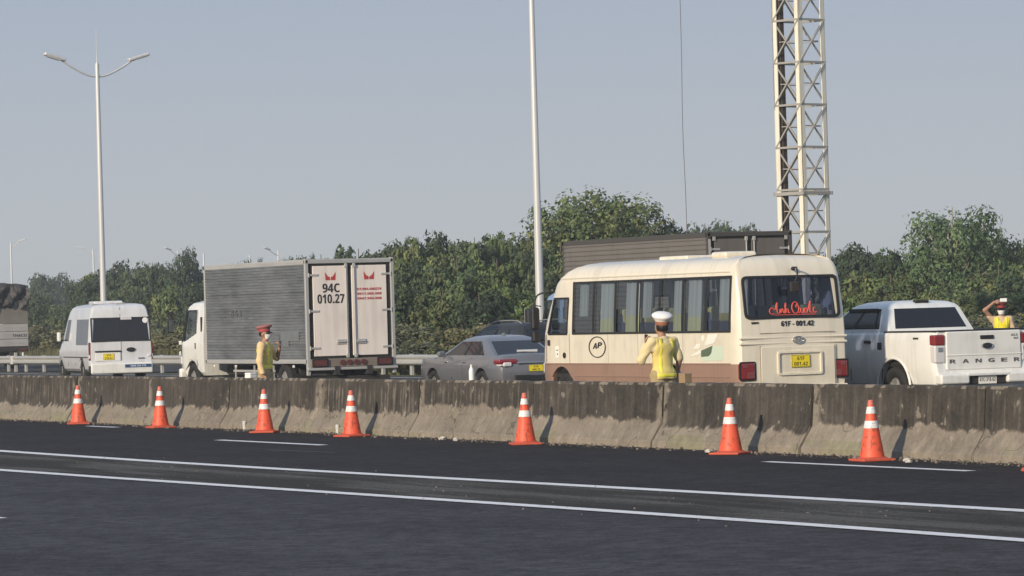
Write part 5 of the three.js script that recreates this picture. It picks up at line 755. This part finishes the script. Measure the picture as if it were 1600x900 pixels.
function treeShape(seed, { lobes, count, size, pal, barkMat = bark, trunk = 0.5, spread = 1 }) {   // unit tree: 1 high, about 1 across
  const r = rng(seed), L = []; for (let i = 0; i < lobes; i++) { const a = i * 2.4 + r(), y = trunk + (1 - trunk) * (0.12 + 0.74 * ((i + r() * 0.6) / lobes)), k = Math.sin(Math.PI * clamp((y - trunk * 0.7) / (1.12 - trunk * 0.7))), d = 0.36 * spread * k * (0.35 + 0.75 * r()); L.push([Math.cos(a) * d, y - 0.05, Math.sin(a) * d, 0.10 + 0.12 * k * r() + 0.05 * k, 0.08 + 0.07 * r(), 0.10 + 0.12 * k * r() + 0.05 * k]); }
  const lb = []; for (const l of L) lb.push(new THREE.TubeGeometry(new THREE.QuadraticBezierCurve3(V(0, trunk * (0.5 + 0.4 * r()), 0), V(l[0] * 0.3, l[1] * 0.8, l[2] * 0.3), V(l[0], l[1], l[2])), 5, 0.007, 5));
  const tr = lathe([[0.035, 0], [0.024, 0.06], [0.018, 0.5], [0.006, 0.92], [0, 0.93]], 9), p = tr.attributes.position; for (let i = 0; i < p.count; i++) { const y = p.getY(i); p.setX(i, p.getX(i) + 0.02 * Math.sin(y * 5 + seed)); p.setZ(i, p.getZ(i) + 0.02 * Math.cos(y * 4 + seed)); }
  return { crown: leafCloud(seed + 1, L, count, size, PAL[pal]), trunk: merge([tr, ...lb]), bark: barkMat };
}
const T = {
  dark: treeShape(11, { lobes: 16, count: 7000, size: 0.026, pal: 'dark', trunk: 0.22 }), dark2: treeShape(12, { lobes: 20, count: 8000, size: 0.025, pal: 'dark', trunk: 0.16 }), mid: treeShape(13, { lobes: 18, count: 7500, size: 0.026, pal: 'mid', trunk: 0.15 }), mid2: treeShape(14, { lobes: 15, count: 7000, size: 0.028, pal: 'mid', trunk: 0.18 }),
  scrub: treeShape(15, { lobes: 16, count: 6000, size: 0.03, pal: 'scrub', trunk: 0.10 }), broad: treeShape(16, { lobes: 46, count: 26000, size: 0.014, pal: 'mid', trunk: 0.22 }), feather: treeShape(17, { lobes: 34, count: 12000, size: 0.016, pal: 'light', trunk: 0.2, barkMat: paleBark }), slim: treeShape(18, { lobes: 18, count: 6500, size: 0.022, pal: 'dark', trunk: 0.25 }),
};
let treeCount = 0;
function tree(kind, label, x, z, h, w, turn, group) { const t = thing(kind === 'scrub' ? 'shrub' : 'tree', label, kind === 'scrub' ? 'shrub' : 'tree', [x, -0.03, z], turn, group), s = T[kind]; t.scale.set(w, h, w); mesh(kind === 'scrub' ? 'stem' : 'trunk', s.trunk, s.bark, t); mesh(kind === 'scrub' ? 'foliage' : 'crown', s.crown, leafMats[(treeCount++ * 7) % 5], t); return t; }
// helper for laying out the wood: metres across the view (from the centre of the view) and away from the camera
const CA = Math.cos(25.58 * Math.PI / 180), SA = Math.sin(25.58 * Math.PI / 180), spot = (side, away) => [side * CA + away * SA, side * SA - away * CA];
const tr = rng(77);
//TREES
for (const [label, group, list] of [
  ['dense green thicket tree behind the guard rail between the box truck and the bus', 'thicket trees behind the guard rail', [[-10.23,178,4.93,2.73,'dark'],[-8.36,170,4.97,2.77,'mid'],[-6.6,165,5.1,2.85,'dark2'],[-5.07,160,5.27,2.76,'dark'],[-3.82,158,5.39,2.73,'mid2'],[-2.67,160,5.51,2.91,'dark2'],[-1.43,156,5.28,2.69,'mid'],[-0.26,158,5.51,2.88,'mid2'],[0.98,155,5.3,2.67,'dark'],[-4.83,145,4.28,2.5,'mid'],[-3.46,143,4.09,2.6,'dark2'],[-2.01,142,4.21,2.72,'mid2'],[-0.59,142,4.11,2.72,'mid'],[0.83,143,4.21,2.6,'dark2'],[-3.74,132,3.13,2.4,'dark'],[-2.4,131,2.85,2.39,'mid'],[-1.08,130,2.69,2.37,'dark2'],[0.11,131,2.89,2.39,'mid2'],[1.38,138,3.51,2.38,'dark']]],
  ['broad spreading tree rising highest above the bus roof', null, [[3.62,150,6.76,6.18,'broad']]],
  ['dark rounded tree at the end of the tall one above the bus', null, [[6.08,152,5.54,3.5,'dark2']]],
  ['green tree half hidden behind the bus and the grey truck roof', 'trees behind the bus', [[1.87,140,4.63,2.95,'mid'],[3.68,138,3.93,2.91,'mid2'],[6.07,140,4.01,2.95,'mid'],[8.17,140,3.82,2.95,'dark2'],[10.03,140,3.65,2.95,'mid']]],
  ['hazy distant tree above the grey box truck roof', 'hazy trees above the grey truck', [[15.25,300,8.88,4.02,'dark'],[17.31,310,9.33,4.16,'dark'],[18.4,300,8.73,3.45,'dark'],[19.5,300,7.85,2.3,'dark']]],
  ['dark green tree behind the pickup cab and the mast', 'trees behind the pickup cab', [[13.87,160,4.43,2.45,'dark'],[14.61,158,4.46,2.73,'dark2'],[15.5,155,4.26,2.67,'dark'],[12.81,145,3.25,2.5,'mid2'],[13.96,142,3.05,2.59,'mid'],[15.79,148,3.72,2.55,'mid2']]],
  ['tall feathery light green tree behind the pickup', null, [[16.33,142,5.67,4.08,'feather']]],
  ['shorter light green tree leaning on the tall feathery one', null, [[17.88,144,4.71,3.04,'feather']]],
  ['green tree behind the officer at the pickup', 'trees behind the officer at the pickup', [[19.75,150,4.29,2.88,'mid'],[20.47,148,4.1,2.84,'dark2'],[17.1,135,3.25,2.85,'mid2'],[17.55,130,2.83,2.74,'dark']]],
  ['low bright green tree just above the pickup roof', 'low trees above the pickup', [[11.15,125,2.37,2.16,'mid'],[12.09,124,2.27,2.14,'mid2'],[13.12,124,2.35,2.26,'mid'],[14.14,123,2.42,2.24,'mid2'],[15.15,122,2.28,2.22,'mid'],[16.27,122,2.13,2.22,'dark']]],
  ['tree of the far green row behind the white van', 'row of trees behind the white van', [[-28.0,250,5.1,2.88,'dark'],[-27.62,255,5.67,2.93,'mid'],[-25.92,250,6.1,3.35,'dark2'],[-23.89,245,5.8,3.29,'mid'],[-23.33,250,6.11,3.35,'dark'],[-21.97,245,5.74,2.82,'dark2'],[-19.6,240,5.48,2.76,'dark'],[-18.21,235,5.17,2.7,'mid'],[-21.86,215,4.11,2.88,'mid'],[-23.29,215,3.77,2.47,'dark'],[-19.96,212,4.03,2.84,'dark2'],[-18.38,210,4.15,2.82,'mid2'],[-16.99,208,4.1,2.79,'dark']]],
  ['slim tree standing tallest in the row by the truck cab', null, [[-20.19,238,6.69,2.65,'slim']]],
  ['pale hazy tree beside the tarpaulin truck, one of two', null, [[-51.24,420,7.91,4.43,'dark']]],
  ['pale hazy tree nearer the white van, one of two', null, [[-50.38,430,7.84,4.12,'dark2']]],
  ['dark small tree between the tarpaulin truck and the van', 'small trees beside the tarpaulin truck', [[-31.98,260,4.25,2.74,'dark2'],[-29.96,255,3.49,2.44,'mid'],[-38.5,300,4.38,3.45,'dark']]],
  ['small treetop showing over the roof of the steel cargo box', 'treetops over the steel cargo box', [[-20.75,300,6.92,1.95,'dark'],[-18.85,290,6.62,1.67,'dark2'],[-18.0,300,6.84,1.72,'dark'],[-16.34,290,6.6,2.22,'dark2'],[-14.56,280,6.85,1.61,'dark'],[-20.3,280,6.33,2.15,'dark']]],
  ['low olive scrub bush at the edge of the wood', 'scrub bushes at the foot of the wood', [[-24.67,200,1.97,3.07,'scrub'],[-22.75,195,1.76,2.99,'scrub'],[-24.38,190,1.66,2.55,'scrub'],[-16.95,180,1.98,2.76,'scrub'],[-15.57,178,1.78,2.73,'scrub'],[-15.58,170,1.37,2.28,'scrub'],[-14.0,168,1.48,2.58,'scrub'],[-4.07,122,1.77,2.22,'scrub'],[-3.23,121,1.64,2.2,'scrub'],[-2.4,120,1.51,2.07,'scrub'],[-1.6,120,1.6,2.18,'scrub'],[-0.7,120,1.67,2.18,'scrub'],[0.2,121,1.75,2.2,'scrub'],[-2.92,117,1.13,1.79,'scrub'],[-1.95,117,1.0,1.79,'scrub'],[10.25,116,1.57,2.0,'scrub'],[13.42,115,1.47,2.2,'scrub'],[14.28,115,1.49,1.98,'scrub'],[15.01,114,1.53,2.19,'scrub'],[15.96,114,1.6,2.19,'scrub'],[-4.96,124,1.35,2.14,'scrub'],[-19.2,180,1.57,2.76,'scrub'],[-18.0,180,1.53,2.76,'scrub']]]
]) for (const [side, away, h, w, kind] of list) { const [x, z] = spot(side, away); tree(kind, label, x, z, h, w, tr() * 6.28, group); }

// long grass on the verge beyond the rail
{
  const r = rng(31), g = new THREE.BufferGeometry(), p = []; for (let i = 0; i < 9; i++) { const a = r() * 6.28, d = 0.05 * r(), b = a + 1.4, l = 0.25 + 0.35 * r(), x = Math.cos(a) * d, z = Math.sin(a) * d, e = 0.14 * r(); p.push(x - 0.012 * Math.cos(b), 0, z - 0.012 * Math.sin(b), x + 0.012 * Math.cos(b), 0, z + 0.012 * Math.sin(b), x + Math.cos(a) * e, l, z + Math.sin(a) * e); }
  g.setAttribute('position', new THREE.Float32BufferAttribute(p, 3)); g.computeVertexNormals();
  const n = 9000, im = new THREE.InstancedMesh(g, new THREE.MeshPhysicalMaterial({ color: new THREE.Color().setRGB(0.14, 0.135, 0.06), roughness: 0.9, side: THREE.DoubleSide }), n), m = new THREE.Matrix4(), q = new THREE.Quaternion(), c = new THREE.Color();
  for (let i = 0; i < n; i++) { const z = -60 - r() * 180, x = 47.6 + Math.pow(r(), 1.5) * 26; const xx = z < -126 && x < 56.4 ? 56.4 + r() * 20 : x; q.setFromAxisAngle(V(0, 1, 0), r() * 6.28); const s = 0.6 + r() * 1.1; m.compose(V(xx, -0.03, z), q, V(s * 1.3, s, s * 1.3)); im.setMatrixAt(i, m); const k = 0.6 + 0.7 * r(); im.setColorAt(i, c.setRGB(k, k * (0.9 + 0.2 * r()), k)); }
  im.name = 'grass'; im.castShadow = im.receiveShadow = true; im.userData = { kind: 'stuff', label: 'long dry grass on the verge beyond the guard rail' }; scene.add(im);
}
scene.traverse(o => { delete o.userData.kindName; });
renderer.render(scene, camera);
